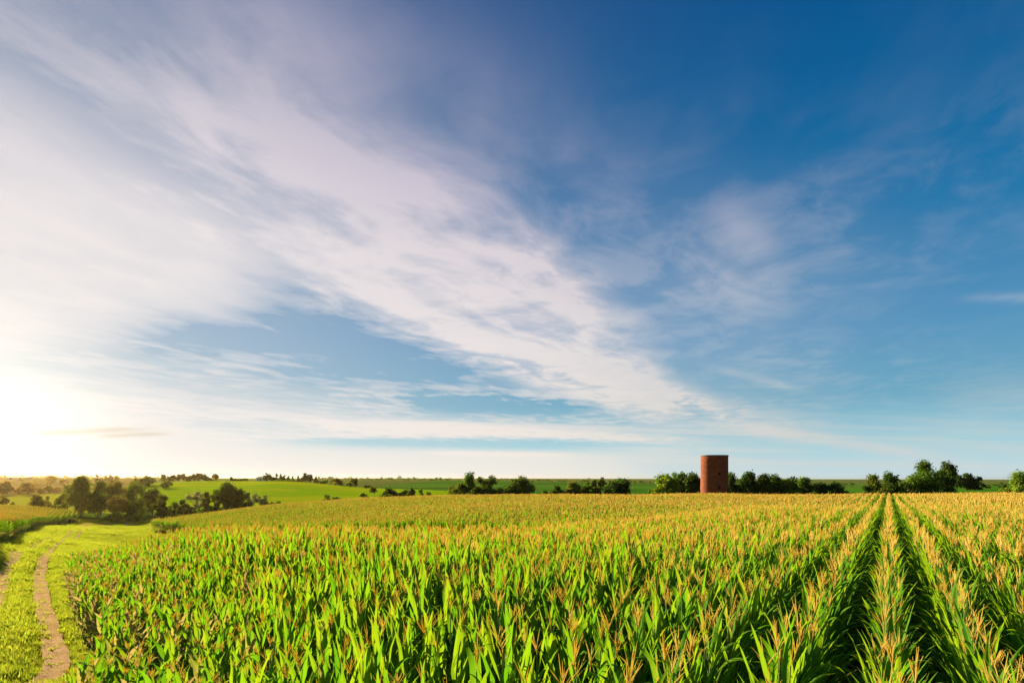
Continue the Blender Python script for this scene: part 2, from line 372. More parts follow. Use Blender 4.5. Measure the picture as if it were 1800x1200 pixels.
tc0 = n.mix(rnd, (0.60, 0.44, 0.12, 1), (0.68, 0.55, 0.22, 1)); tc0 = n.mix(n.mul(cgn, 0.5), tc0, (0.58, 0.41, 0.15, 1))
out(n, leafy(n, tc0, n.mix(rnd, (0.82, 0.60, 0.10, 1), (0.86, 0.72, 0.20, 1)), 0.56, 0.7, 0.0))
m_ear, n = mat('corn_husk'); _, (cr, cgn, cb) = attr(n)
out(n, leafy(n, n.mix(cr, (0.22, 0.28, 0.06, 1), (0.20, 0.08, 0.03, 1)), (0.3, 0.3, 0.05, 1), 0.25, 0.6))
CORN_MATS = [m_stalk, m_leaf, m_tas, m_ear]

# ground: colour of what covers it is stored per vertex (tint), broken up by noise
m_gnd, n = mat('farmland'); gc, _ = attr(n)
pos = n.new('ShaderNodeNewGeometry').outputs['Position']
na = n.noise(pos, 0.035, 6, 0.6); nb = n.noise(pos, 0.9, 6, 0.65); nc = n.noise(pos, 7.0, 4, 0.7)
gcol = n.mix(n.sm(na, 0.3, 0.7, 0.0, 0.4), gc, n.mix(1.0, gc, (1.35, 1.15, 0.8, 1), 'MULTIPLY'))
gcol = n.mix(n.sm(nb, 0.35, 0.65, 0.0, 0.5), gcol, n.mix(1.0, gcol, (0.62, 0.72, 0.6, 1), 'MULTIPLY'))
gx_ = n.new('ShaderNodeSeparateXYZ'); n.l.new(pos, gx_.inputs[0])
nd_ = n.noise(n.xyz(n.add(n.mul(gx_.outputs[0], .016), n.mul(gx_.outputs[1], .006)), n.mul(gx_.outputs[1], .16), 1.0), 1.0, 6, .62)
gcol = n.mix(n.sm(nd_, 0.36, 0.64, 0.0, 0.55), gcol, n.mix(1.0, gcol, (0.55, 0.72, 0.7, 1), 'MULTIPLY'))
gcol = n.mix(n.sm(nc, 0.4, 0.7, 0.0, 0.45), gcol, n.mix(1.0, gcol, (0.55, 0.6, 0.55, 1), 'MULTIPLY'))
out(n, bsdf(n, gcol, 0.95, 0.0, bump(n, n.add(nb, n.mul(nc, 0.5)), 0.7, 0.25)))
m_dirt, n = mat('dry_dirt'); pos = n.new('ShaderNodeNewGeometry').outputs['Position']
n1, n2 = n.noise(pos, 1.6, 6, 0.65), n.noise(pos, 22.0, 5, 0.7)
vo = n.new('ShaderNodeTexVoronoi'); n.l.new(pos, vo.inputs['Vector']); vo.inputs['Scale'].default_value = 26
dc = n.mix(n.sm(n1, 0.3, 0.7), (0.42, 0.26, 0.12, 1), (0.56, 0.38, 0.20, 1))
dc = n.mix(n.sm(n2, 0.4, 0.75), dc, (0.24, 0.14, 0.065, 1))
dc = n.mix(n.sm(vo.outputs['Distance'], 0.16, 0.05, 0.0, 0.7), dc, (0.66, 0.50, 0.30, 1))
out(n, bsdf(n, dc, 0.95, 0.0, bump(n, n.add(n2, n.mul(n1, 1.5)), 0.8, 0.06)))
m_grass, n = mat('meadow_grass'); rnd = n.new('ShaderNodeObjectInfo').outputs['Random']; _, (cr, cgn, cb) = attr(n)
gg = n.mix(rnd, (0.14, 0.23, 0.020, 1), (0.30, 0.31, 0.035, 1)); gg = n.mix(cr, gg, (0.40, 0.28, 0.10, 1))
out(n, leafy(n, gg, n.mix(rnd, (0.32, 0.45, 0.020, 1), (0.56, 0.56, 0.035, 1)), 0.42, 0.6, 0.0))

# ------------------------------------------------------------------ ground
def cover(x, y):
    """albedo of the ground cover at a place"""
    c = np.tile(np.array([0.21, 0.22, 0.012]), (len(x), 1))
    def put(mask, col): c[mask] = col
    d = np.hypot(x, y)
    nz = vnoise(x, y, 60, 3)
    far = d > 260
    put(far, (0.10, 0.13, 0.03))
    # valley floor beyond the track
    put((y > 100) & (y < 172) & (x < -60), (0.38, 0.34, 0.010))
    put((y > 158) & (y < 240) & (x < 0), (0.07, 0.13, 0.012))
    # bright green hill across the valley
    hill = inpoly(x, y, [(-190, 215), (-150, 205), (-40, 200), (40, 240), (60, 300), (-30, 345), (-110, 392), (-210, 400), (-260, 395)])
    put(hill, (0.23, 0.35, 0.004))
    k = hill & (vnoise(x * 0.6, y * 2, 24, 8) > 0.62); c[k] = (0.31, 0.36, 0.006)
    # deeper green rows on the far slope, with dark grass terraces
    slope = (y > 300) & (x > -110) & (x < 330) & ~hill & (y < 1000) & (x > -0.30 * y)
    put(slope, (0.045, 0.14, 0.014))
    bands = slope & ((np.abs(y - 470 - 0.06 * x) < 9) | (np.abs(y - 650 - 0.1 * x) < 14))
    put(bands, (0.045, 0.040, 0.012))
    put(slope & (y > 470) & (y < 640), (0.065, 0.165, 0.016))
    rgt = (x > 100) & (y > 155) & (y < 1700) & (x > 0.33 * y); put(rgt, (0.06, 0.17, 0.014))
    put((x > 250) & (y > 430) & (y < 700) & (nz > .5), (0.08, 0.13, 0.02))
    # left hills: pasture and stubble
    lef = (x < -0.62 * y) & (y > 330); put(lef, (0.15, 0.11, 0.03))
    put(lef & (y > 430) & (nz > 0.5), (0.17, 0.13, 0.035)); put(lef & (y > 650), (0.12, 0.09, 0.03))
    put((x < -0.62 * y) & (y > 188) & (y < 330) & (x < -120), (0.30, 0.30, 0.02))
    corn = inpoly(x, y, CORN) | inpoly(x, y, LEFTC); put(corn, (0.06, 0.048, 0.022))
    return c
azs = np.concatenate([np.arange(-62, 62, 0.16), np.arange(62, 298, 4.0)]) * pi / 180
rad = np.concatenate([[0.0], np.geomspace(0.8, 6500, 420)])
AZ, RD = np.meshgrid(azs, rad, indexing='xy')
GX, GY = RD * np.sin(AZ), RD * np.cos(AZ); GZ = ground(GX, GY)
near_rut = np.minimum(dist_line(GX, GY, RRs[::6]), dist_line(GX, GY, RLs[::6]))
GZ = GZ - 0.05 * np.exp(-(near_rut / 0.35) ** 2) + (vnoise(GX, GY, 2.3, 5) - 0.5) * 0.05 * (RD < 120)
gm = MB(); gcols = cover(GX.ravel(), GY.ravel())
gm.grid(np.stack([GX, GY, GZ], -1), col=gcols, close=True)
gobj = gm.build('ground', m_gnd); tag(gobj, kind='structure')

def strip(line, wf, name, m, lift, seed):
    rs = R(seed); tg = np.gradient(line, axis=0); tg /= np.linalg.norm(tg, axis=1)[:, None]; nr = np.stack([-tg[:, 1], tg[:, 0]], -1)
    k = len(line); mb = MB(); rows = []
    wl = wf * (0.75 + 0.6 * np.convolve(rs.rand(k + 4), np.ones(5) / 5, 'valid')); wr = wf * (0.75 + 0.6 * np.convolve(rs.rand(k + 4), np.ones(5) / 5, 'valid'))
    for a in np.linspace(-1, 1, 7):
        wv = np.where(a < 0, wl, wr); p = line + nr * (a * wv)[:, None]
        rows.append(np.stack([p[:, 0], p[:, 1], ground(p[:, 0], p[:, 1]) + lift - 0.05 * (1 - a * a) - 0.04 * (abs(a) == 1)], -1))
    mb.grid(np.stack(rows, 1)); return mb
tr = strip(RRs, 0.21, '', None, 0.045, 1); tr2 = strip(RLs, 0.30, '', None, 0.045, 2); tr.merge(tr2, 0)
tag(tr.build('dirt_track', m_dirt), kind='structure')
lane = resample([at(1587, 560)[:2], at(1592, 430)[:2], at(1598, 330)[:2], at(1606, 260)[:2]], 3.0)
tag(strip(lane, 1.6, '', None, 0.25, 4).build('gravel_lane', m_dirt), kind='structure')

# ------------------------------------------------------------------ corn plants
def leaf_mb(mb, base, az, L, W, e0, curl, p, nseg, ncr, fold, wav, dry, rs, tw=0.0):
    s = np.linspace(0, 1, nseg + 1); e = e0 - curl * s ** p
    dirs = np.stack([np.cos(e) * cos(az), np.cos(e) * sin(az), np.sin(e)], -1)
    pts = np.array(base) + np.concatenate([[np.zeros(3)], np.cumsum((dirs[:-1] + dirs[1:]) / 2 * (L / nseg), 0)])
    sway = rs.uniform(-0.35, 0.35); side0 = np.array([-sin(az), cos(az), 0.0]); pts = pts + side0 * (sway * L * 0.35 * s ** 2)[:, None]
    wd = W * np.where(s < 0.25, 0.6 + 1.6 * s, 1 - np.clip((s - 0.25) / 0.75, 0, 1) ** 1.25)
    up = np.cross(dirs, side0); up *= np.sign(up[:, 2:3].mean() + 1e-6) if False else 1.0
    th = tw * s; sd = side0 * np.cos(th)[:, None] + up * np.sin(th)[:, None]; nn = np.cross(sd, dirs)
    a = np.linspace(-1, 1, ncr + 1); ph = rs.uniform(0, 6, 2)
    P = []
    for ai in a:
        wv = wav * abs(ai) * W * np.sin(s * 15 + ph[0 if ai < 0 else 1]) * np.sin(s * pi)
        P.append(pts + sd * (ai * wd / 2)[:, None] + nn * (fold * abs(ai) * wd / 2 + wv)[:, None])
    P = np.stack(P, 1)
    A, B = np.meshgrid(s, (a + 1) / 2, indexing='ij')
    dr = np.clip(dry + 0.0 * s, 0, 1); g = rs.rand()
    col = np.stack([np.repeat(dr, ncr + 1), np.full(P.shape[0] * P.shape[1], g), np.zeros(P.shape[0] * P.shape[1])], -1)
    mb.grid(P, np.stack([B, A], -1), col)

def corn_parts(seed, lod=0, edge=False):
    """lod 0 close, 1 middle, 2 far. Rows run along local Y; leaves spread mostly along local X."""
    rs = R(seed); st, lv, ta, ea = MB(), MB(), MB(), MB()
    H = rs.uniform(1.98, 2.14); bx, by = rs.normal(0, 0.03, 2); zz = np.linspace(0, 1, 5 if lod < 2 else 2)
    axis = lambda z: np.array([bx * (z / H) ** 2, by * (z / H) ** 2, z])
    st.tube([axis(z * (H + 0.08)) for z in zz], np.linspace(0.015, 0.006, len(zz)), 5 if lod == 0 else 3)
    nl = (11, 9, 6)[lod]; z0 = (0.30, 0.55, 1.0)[lod]
    ang = rs.uniform(-0.5, 0.5)
    wk = (1.0, 0.95, 1.05)[lod]
    for i in range(nl):
        f = i / (nl - 1); z = z0 + (H - 0.06 - z0) * f ** 0.92 - 0.10 * f
        az = ang + pi * (i % 2) + rs.normal(0, 0.42)
        L = (0.88 - (0.24, 0.36, 0.38)[lod] * max(0.0, f - 0.50) / 0.50) * rs.uniform(0.85, 1.12)
        e0 = radians(66 + 13 * f + rs.normal(0, 5)); curl = radians(rs.uniform(2, 40) if rs.rand() < (0.56 + 0.20 * f) else rs.uniform(70, 150))
        if f < 0.4: curl = radians(rs.uniform(70, 140))
        dry = 0.0
        if f < 0.22 and rs.rand() < 0.6: dry = rs.uniform(0.5, 1.0)
        if lod == 0 and rs.rand() < 0.05: dry = rs.uniform(0.3, 0.9); curl = radians(rs.uniform(100, 160))
        if edge:
            curl *= 1.25; e0 -= 0.1
            if rs.rand() < 0.22 + 0.4 * (1 - f): dry = rs.uniform(0.4, 1.0)
        leaf_mb(lv, axis(z), az, L, rs.uniform(0.078, 0.106) * wk, e0, curl, rs.uniform(1.6, 3.0), (9, 6, 3)[lod], (4, 2, 1)[lod] if lod else 4,
                rs.uniform(0.15, 0.5), rs.uniform(0.02, 0.10) if lod < 2 else 0, dry, rs, rs.normal(0, 0.7))
    top = axis(H + 0.07); tl = rs.uniform(0.24, 0.40) * (0.5 if lod < 2 and rs.rand() < 0.28 else 1.0); br = (rs.randint(4, 11), 7, 5)[lod]; spread = rs.uniform(0.25, 0.85) * (1.0, 0.8, 0.75)[lod]
    rad0 = (0.0040, 0.0074, 0.026)[lod]; ns = (4, 3, 3)[lod]
    lean = rs.normal(0, 0.05, 2)
    tg = lambda: (0, rs.rand(), 0)
    ta.tube([top + np.array([lean[0] * t, lean[1] * t, tl * t]) for t in np.linspace(0, 1, 4)], np.array([0.6, 1, 1, 0.35]) * rad0, ns, tg())
    for i in range(br):
        a = rs.uniform(0, 2 * pi); t0 = rs.uniform(0.05, 0.42); L = rs.uniform(0.14, 0.25); b = top + np.array([lean[0] * t0, lean[1] * t0, tl * t0])
        e = radians(90 - rs.uniform(10, 48) * spread); cu = rs.uniform(-0.2, 0.9) * spread
        pts = []; p = b.copy()
        for k in range(4 if lod < 2 else 3):
            pts.append(p.copy()); ee = e - cu * k / 3; p = p + L / (3 if lod < 2 else 2) * np.array([cos(ee) * cos(a), cos(ee) * sin(a), sin(ee)])
        ta.tube(pts, (np.array([0.55, 0.9, 0.9, 0.35]) if lod < 2 else np.array([0.6, 0.9, 0.4])) * rad0 * 0.9, ns, tg())
    if lod < 2:
        ez = rs.uniform(0.85, 1.1); a = ang + rs.choice([0, pi]); e = radians(62); L = 0.24
        k = np.linspace(0, 1, 6); dv = np.array([cos(e) * cos(a), cos(e) * sin(a), sin(e)])
        pr = np.array([0.012, 0.026, 0.030, 0.027, 0.018, 0.004])
        ea.tube([axis(ez) + dv * (0.02 + L * q) for q in k], pr, 7, (0, 0, 0))
        for j in range(4):
            q = axis(ez) + dv * (0.24); ea.tube([q, q + dv * 0.05 + rs.normal(0, 0.012, 3), q + dv * 0.07 + rs.normal(0, 0.03, 3) - np.array([0, 0, .02])], 0.005, 3, (1, 0, 0))
    return st, lv, ta, ea
SRC = bpy.data.collections.new('corn_sources')      # never linked into the scene: only shapes for the crop's instances
NHI, NED, NMID, NLO = 24, 8, 14, 10
plant_meshes = []
def source(name, parts):
    mb = MB()
    for k, p in enumerate(parts):
        if p.nv: mb.merge(p, k)
    o = bpy.data.objects.new(name, mb.mesh(name, CORN_MATS)); SRC.objects.link(o); return o
vid = 0
for i in range(NHI + NED):
    p = corn_parts(100 + i, 0, edge=i >= NHI)
    plant_meshes.append([p[k].mesh(nm, CORN_MATS[k]) for k, nm in enumerate(('stalk', 'leaves', 'tassel', 'ear'))])
    source('s%03d' % vid, p); vid += 1
for i in range(NMID): source('s%03d' % vid, corn_parts(300 + i, 1)); vid += 1
for i in range(NLO): source('s%03d' % vid, corn_parts(500 + i, 2)); vid += 1

ROW_AZ = radians(32.26); RD_ = np.array([sin(ROW_AZ), cos(ROW_AZ)]); RN_ = np.array([cos(ROW_AZ), -sin(ROW_AZ)])
ROW_GAP, IN_ROW = 0.76, 0.19
rs = R(11)
ks = np.arange(-230, 130); js = np.arange(-40, 1150)
K, J = np.meshgrid(ks, js, indexing='ij'); K = K.ravel(); J = J.ravel()
off = K * ROW_GAP + rs.normal(0, 0.018, K.size); al = J * IN_ROW + rs.normal(0, 0.035, K.size)
px, py = RD_[0] * al + RN_[0] * off, RD_[1] * al + RN_[1] * off
keep = (px > -0.95 * py - 8) & (px < 0.95 * py + 8) & (np.hypot(px, py) < 190) & (rs.rand(K.size) > 0.035)
px, py, K, J = px[keep], py[keep], K[keep], J[keep]
keep = inpoly(px, py, CORN) & (np.hypot(px, py) > 0.5)
px, py, K, J = px[keep], py[keep], K[keep], J[keep]
pd = np.hypot(px, py)
keep = (pd < 60) | (rs.rand(px.size) < np.where(pd < 95, 0.85, 0.7))
px, py, K, J, pd = px[keep], py[keep], K[keep], J[keep], pd[keep]
ed = np.minimum(dist_line(px, py, NEAR_EDGE), dist_line(px, py, NEAR_BACK) * 4)
q = np.clip(ed / 5.0, 0, 1); hs = 0.50 + 0.50 * (q * q * (3 - 2 * q))
hs = hs * (0.90 + 0.10 * vnoise(px, py, 7, 21) + 0.12 * vnoise(px * 0.7 + py * 0.35, py * 1.4, 24, 22)) * rs.normal(1.0, 0.04, px.size)
yaw = -ROW_AZ + rs.normal(0, 0.30, px.size) + pi * (rs.rand(px.size) < 0.5)
tx, ty = rs.normal(0, 0.035, px.size), rs.normal(0, 0.018, px.size)
pz = ground(px, py) - 0.02
edge_p = (ed < 3.0) & (rs.rand(px.size) < np.clip(1.1 - ed / 3.0, 0, 1))
pdj = pd * rs.uniform(0.85, 1.15, pd.size)
var = np.where(pdj < 12.5, np.where(edge_p, NHI + rs.randint(0, NED, px.size), rs.randint(0, NHI, px.size)),
               np.where(pdj < 58, NHI + NED + rs.randint(0, NMID, px.size), NHI + NED + NMID + rs.randint(0, NLO, px.size)))
var = np.where((pdj >= 12.5) & edge_p & (pd < 60), NHI + rs.randint(0, NED, px.size), var)
print('plants', px.size)
# the 300 plants that show largest: the nearest ones whose upper half is inside the frame
ztop = pz + hs * 2.4; zmid = pz + hs * 1.5
yy = np.maximum(py, 0.1)
u0 = CX + FPX * px / yy; v0 = HOR + FPX * (ZC - ztop) / yy
infr = (py > 1.5) & (u0 > -25) & (u0 < 1825) & (v0 < 1195)
cand = np.where(infr)[0]; cand = cand[np.argsort(py[cand])][:300]
solo = np.zeros(px.size, bool); solo[cand] = True
fix = cand[var[cand] >= NHI + NED]; var[fix] = rs.randint(0, NHI, fix.size)
ORD = ['first', 'second', 'third', 'fourth', 'fifth', 'sixth', 'seventh', 'eighth', 'ninth', 'tenth', 'eleventh', 'twelfth', 'thirteenth', 'fourteenth',
       'fifteenth', 'sixteenth', 'seventeenth', 'eighteenth', 'nineteenth', 'twentieth'] + ['twenty-' + s for s in
       ('first', 'second', 'third', 'fourth', 'fifth', 'sixth', 'seventh', 'eighth', 'ninth')] + ['thirtieth'] + ['thirty-' + s for s in
       ('first', 'second', 'third', 'fourth', 'fifth', 'sixth', 'seventh', 'eighth', 'ninth')]
def nth_row(k):
    # rows are told from the one that runs straight away from the viewer to the far trees
    if k == 0: return 'in the row running straight to the far trees'
    return 'in the %s row %s of the straight row' % (ORD[abs(k) - 1], 'left' if k < 0 else 'right')
order = {}
for i in sorted(cand, key=lambda i: J[i]):
    k = int(K[i]); order[k] = order.get(k, 0) + 1; r_ = order[k]
    if hs[i] < 0.8: look = 'short corn plant'
    elif hs[i] > 1.03: look = 'tall corn plant'
    else: look = 'green corn plant'
    lab = '%s, %s %s' % (look, ORD[r_ - 1], nth_row(k))
    o = empty('corn_plant', (px[i], py[i], pz[i])); o.rotation_euler = (tx[i], ty[i], yaw[i]); o.scale = (1.0 if hs[i] > 0.9 else 0.9,) * 2 + (hs[i],)
    tag(o, lab, 'corn plant', 'corn plants nearest the viewer')
    for nm, me in zip(('stalk', 'leaves', 'tassel', 'ear'), plant_meshes[var[i]]):
        c = bpy.data.objects.new(nm, me); COL.objects.link(c); c.parent = o

def gn_scatter(name, P, variant, rot, scl, coll):
    me = bpy.data.meshes.new(name); me.vertices.add(len(P)); me.vertices.foreach_set('co', np.asarray(P, np.float32).ravel())
    a = me.attributes.new('variant', 'INT', 'POINT'); a.data.foreach_set('value', np.asarray(variant, np.int32))
    a = me.attributes.new('rot', 'FLOAT_VECTOR', 'POINT'); a.data.foreach_set('vector', np.asarray(rot, np.float32).ravel())
    a = me.attributes.new('scl', 'FLOAT_VECTOR', 'POINT'); a.data.foreach_set('vector', np.asarray(scl, np.float32).ravel())
    o = bpy.data.objects.new(name, me); COL.objects.link(o)
    ng = bpy.data.node_groups.new(name, 'GeometryNodeTree')
    ng.interface.new_socket('Geometry', in_out='INPUT', socket_type='NodeSocketGeometry'); ng.interface.new_socket('Geometry', in_out='OUTPUT', socket_type='NodeSocketGeometry')
    gi, go = ng.nodes.new('NodeGroupInput'), ng.nodes.new('NodeGroupOutput')
    ci = ng.nodes.new('GeometryNodeCollectionInfo'); ci.inputs['Collection'].default_value = coll
    ci.inputs['Separate Children'].default_value = True; ci.inputs['Reset Children'].default_value = True
    ip = ng.nodes.new('GeometryNodeInstanceOnPoints'); ip.inputs['Pick Instance'].default_value = True
    def named(nm, t):
        nd = ng.nodes.new('GeometryNodeInputNamedAttribute'); nd.data_type = t; nd.inputs['Name'].default_value = nm
        return [s for s in nd.outputs if s.enabled][0]
    L = ng.links
    L.new(gi.outputs[0], ip.inputs['Points']); L.new(ci.outputs[0], ip.inputs['Instance'])
    L.new(named('variant', 'INT'), ip.inputs['Instance Index'])
    e2r = ng.nodes.new('FunctionNodeEulerToRotation'); L.new(named('rot', 'FLOAT_VECTOR'), e2r.inputs[0]); L.new(e2r.outputs[0], ip.inputs['Rotation'])
    L.new(named('scl', 'FLOAT_VECTOR'), ip.inputs['Scale']); L.new(ip.outputs[0], go.inputs[0])
    md = o.modifiers.new('scatter', 'NODES'); md.node_group = ng
    return o
# the field left of the track, rows along its edge
la = math.atan2(-79, 115); LD = np.array([sin(la), cos(la)]); LN = np.array([cos(la), -sin(la)])
rs = R(12); k2 = np.arange(0, 150); j2 = np.arange(-40, 900); K2, J2 = np.meshgrid(k2, j2, indexing='ij'); K2 = K2.ravel(); J2 = J2.ravel()
o2 = -K2 * ROW_GAP + rs.normal(0, .03, K2.size); a2 = J2 * 0.21 + rs.normal(0, .04, K2.size)
lx, ly = -20 + LD[0] * a2 + LN[0] * (o2 + 8), 18 + LD[1] * a2 + LN[1] * (o2 + 8)
kp = inpoly(lx, ly, LEFTC) & (lx > -1.0 * ly - 10); lx, ly = lx[kp], ly[kp]; ld = np.hypot(lx, ly)
kp = rs.rand(lx.size) < np.where(ld < 80, 1, 0.75); lx, ly, ld = lx[kp], ly[kp], ld[kp]
e2 = dist_line(lx, ly, LEFT_EDGE); h2 = (0.86 + 0.16 * np.clip(e2 / 3, 0, 1)) * rs.normal(1, .05, lx.size)
v2 = np.where(ld < 58, NHI + NED + rs.randint(0, NMID, lx.size), NHI + NED + NMID + rs.randint(0, NLO, lx.size))
print('left plants', lx.size)
rest = ~solo
P = np.concatenate([np.stack([px, py, pz], -1)[rest], np.stack([lx, ly, ground(lx, ly) - .02], -1)])
V = np.concatenate([var[rest], v2])
RT = np.concatenate([np.stack([tx, ty, yaw], -1)[rest], np.stack([rs.normal(0, .04, lx.size), rs.normal(0, .04, lx.size), -la + rs.normal(0, .5, lx.size)], -1)])
SC = np.concatenate([np.stack([np.where(hs > .9, 1, .9), np.where(hs > .9, 1, .9), hs], -1)[rest], np.stack([np.ones(lx.size), np.ones(lx.size), h2], -1)])
crop = gn_scatter('corn_crop', P, V, RT, SC, SRC)
tag(crop, 'golden tasselled corn crop covering the fields on both sides of the track', 'corn', kind='stuff')

# ------------------------------------------------------------------ grass of the track and its verges
GSRC = bpy.data.collections.new('grass_sources')
def tuft(seed, n_, hgt, wid, spread, dry=0.0, broad=False):
    rs = R(seed); mb = MB()
    for i in range(n_):
        b = np.append(rs.normal(0, spread, 2), 0); a = rs.uniform(0, 2 * pi); L = hgt * rs.uniform(0.5, 1.2)
        d = 1.0 if rs.rand() < dry else 0.0
        leaf_mb(mb, b, a, L, wid * rs.uniform(.7, 1.3), radians(rs.uniform(50, 88)), radians(rs.uniform(10, 90)), 1.6, 3, 1 if not broad else 2, .3, 0, d * rs.uniform(.3, 1), rs)
    return mb
gi_ = 0
for i in range(5): GSRC.objects.link(bpy.data.objects.new('g%02d' % gi_, tuft(700 + i, 40, 0.075, 0.010, 0.13, 0.08).mesh('g', m_grass))); gi_ += 1     # mown turf
for i in range(4): GSRC.objects.link(bpy.data.objects.new('g%02d' % gi_, tuft(720 + i, 26, 0.22, 0.012, 0.10, 0.12).mesh('g', m_grass))); gi_ += 1     # long grass
for i in range(3): GSRC.objects.link(bpy.data.objects.new('g%02d' % gi_, tuft(740 + i, 14, 0.16, 0.045, 0.07, 0.03, True).mesh('g', m_grass))); gi_ += 1  # weeds
rs = R(31); N = 520000
gy = 2 + 178 * rs.rand(N) ** 1.9; gx = -1.02 * gy - 7 + (1.02 * gy + 7 + 3) * rs.rand(N)
dr = np.minimum(dist_line(gx, gy, RRs[::6]), dist_line(gx, gy, RLs[::6]))
ok = ~inpoly(gx, gy, CORN) & ~inpoly(gx, gy, LEFTC) & (gx < 6)
ok &= (dr > 0.20 + 0.20 * vnoise(gx, gy, .7, 9)) | (rs.rand(N) < 0.05)
gd = np.hypot(gx, gy); ok &= gd < 165
gx, gy, gd, dr = gx[ok], gy[ok], gd[ok], dr[ok]
ce = np.minimum(dist_line(gx, gy, NEAR_EDGE + NEAR_BACK[1:]), dist_line(gx, gy, LEFT_EDGE))
pl = vnoise(gx, gy, 3.0, 14)
gv = np.where((ce < 2.2) & (rs.rand(gx.size) < .55), 5 + rs.randint(0, 7, gx.size), rs.randint(0, 5, gx.size))
gv = np.where((pl > .72) & (rs.rand(gx.size) < .35), 9 + rs.randint(0, 3, gx.size), gv)
gs = rs.uniform(.7, 1.3, gx.size) * (0.7 + 0.6 * pl) * np.clip(gd / 28, 1, 3.5) ** .6 * np.where(dr < .5, .6, 1)
print('tufts', gx.size)
grass = gn_scatter('grass', np.stack([gx, gy, ground(gx, gy) - .01], -1), gv, np.stack([np.zeros(gx.size), np.zeros(gx.size), rs.uniform(0, 6.28, gx.size)], -1), np.stack([gs, gs, gs], -1), GSRC)
tag(grass, 'yellow-green grass and weeds along the two-rut farm track', 'grass', kind='stuff')
#@@TREES
# ------------------------------------------------------------------ trees, bushes
m_crown, n = mat('tree_foliage'); tcol, (cr, cgn, cb) = attr(n)
rnd = n.new('ShaderNodeObjectInfo').outputs['Random']
out(n, leafy(n, tcol, n.mix(1.0, tcol, (2.6, 2.6, 0.9, 1), 'MULTIPLY'), 0.35, 0.6, 0.0))
m_bark, n = mat('tree_bark'); pos = n.new('ShaderNodeNewGeometry').outputs['Position']
out(n, bsdf(n, n.mix(n.noise(pos, 3.0, 4), (0.05, 0.036, 0.024, 1), (0.14, 0.11, 0.08, 1)), 0.9, 0.1))
m_palebark, n = mat('grey_branches'); pos = n.new('ShaderNodeNewGeometry').outputs['Position']
out(n, bsdf(n, n.mix(n.noise(pos, 3.0, 4), (0.16, 0.14, 0.11, 1), (0.30, 0.27, 0.22, 1)), 0.9, 0.1))
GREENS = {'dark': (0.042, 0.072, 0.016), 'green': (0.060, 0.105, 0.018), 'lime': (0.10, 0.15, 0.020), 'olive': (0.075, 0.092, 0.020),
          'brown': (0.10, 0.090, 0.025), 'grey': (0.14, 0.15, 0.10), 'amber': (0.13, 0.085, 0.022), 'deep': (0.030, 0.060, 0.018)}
def crown_points(rs, w, d, z0, z1, kind, n_):
    """lobe centres and radii, then leaf places on and in the lobes"""
    h = z1 - z0; c = np.array([0, 0, z0 + h * 0.5]); nl = {'tall': 26, 'broad': 30, 'bush': 18, 'bare': 16, 'conifer': 20, 'low': 16}[kind]
    L, Rr = [], []
    while len(L) < nl:
        p = rs.uniform(-1, 1, 3)
        if kind == 'conifer':
            zz = (p[2] + 1) / 2; rr = (1 - zz) ** 0.8 * 0.9 + 0.08
            if np.hypot(p[0], p[1]) > 1: continue
            L.append([p[0] * rr * w * .36, p[1] * rr * d * .36, z0 + zz * h * 0.93]); Rr.append((0.16 * (1.15 - zz)) * w + 0.02 * h); continue
        if np.linalg.norm(p) > 1: continue
        zz = (p[2] + 1) / 2
        wid = {'tall': 0.55 + 0.75 * math.sin(pi * min(1, zz * 0.9 + 0.12)) * .6, 'broad': 0.62 + 0.4 * math.sin(pi * min(1, zz * .8 + .2)), 'bush': 1.05 - 0.35 * zz, 'low': 1.1 - .3 * zz, 'bare': 0.5 + 0.55 * zz}[kind]
        sc = rs.uniform(0.16, 0.30) * (1.0 if kind != 'bare' else 0.8)
        L.append([p[0] * w * 0.5 * wid * (1 - sc), p[1] * d * 0.5 * wid * (1 - sc), z0 + h * (0.06 + 0.94 * zz) - h * sc * 0.45 * zz]); Rr.append(sc * (w * 0.55 + h * 0.45) * 0.62)
    L, Rr = np.array(L), np.array(Rr)
    top = L[:, 2] + Rr * .8
    L[:, 2] = z0 + (L[:, 2] - z0) * ((z1 - z0) / (top.max() - z0))
    for a_, wd_ in ((0, w), (1, d)):
        lo_, hi_ = (L[:, a_] - Rr * .8).min(), (L[:, a_] + Rr * .8).max(); L[:, a_] = (L[:, a_] - (lo_ + hi_) / 2) * (wd_ / (hi_ - lo_))
    k = rs.choice(nl, n_, p=Rr ** 2 / (Rr ** 2).sum()); dv = rs.normal(0, 1, (n_, 3)); dv /= np.linalg.norm(dv, axis=1)[:, None]
    # each lobe is itself ragged
    rg = 1 + 0.28 * np.sin(dv[:, 0] * 5 + k) * np.cos(dv[:, 1] * 6 + 2 * k) + 0.24 * np.clip(rs.normal(0, 1, n_), -1.6, 1.3)
    P = L[k] + dv * (Rr[k] * rg * (0.45 + 0.55 * rs.rand(n_) ** 0.5))[:, None] * np.array([1, 1, 0.85])
    P[:, 2] = np.maximum(P[:, 2], z0 * rs.uniform(.4, 1.2, n_))
    return L, Rr, k, dv, P
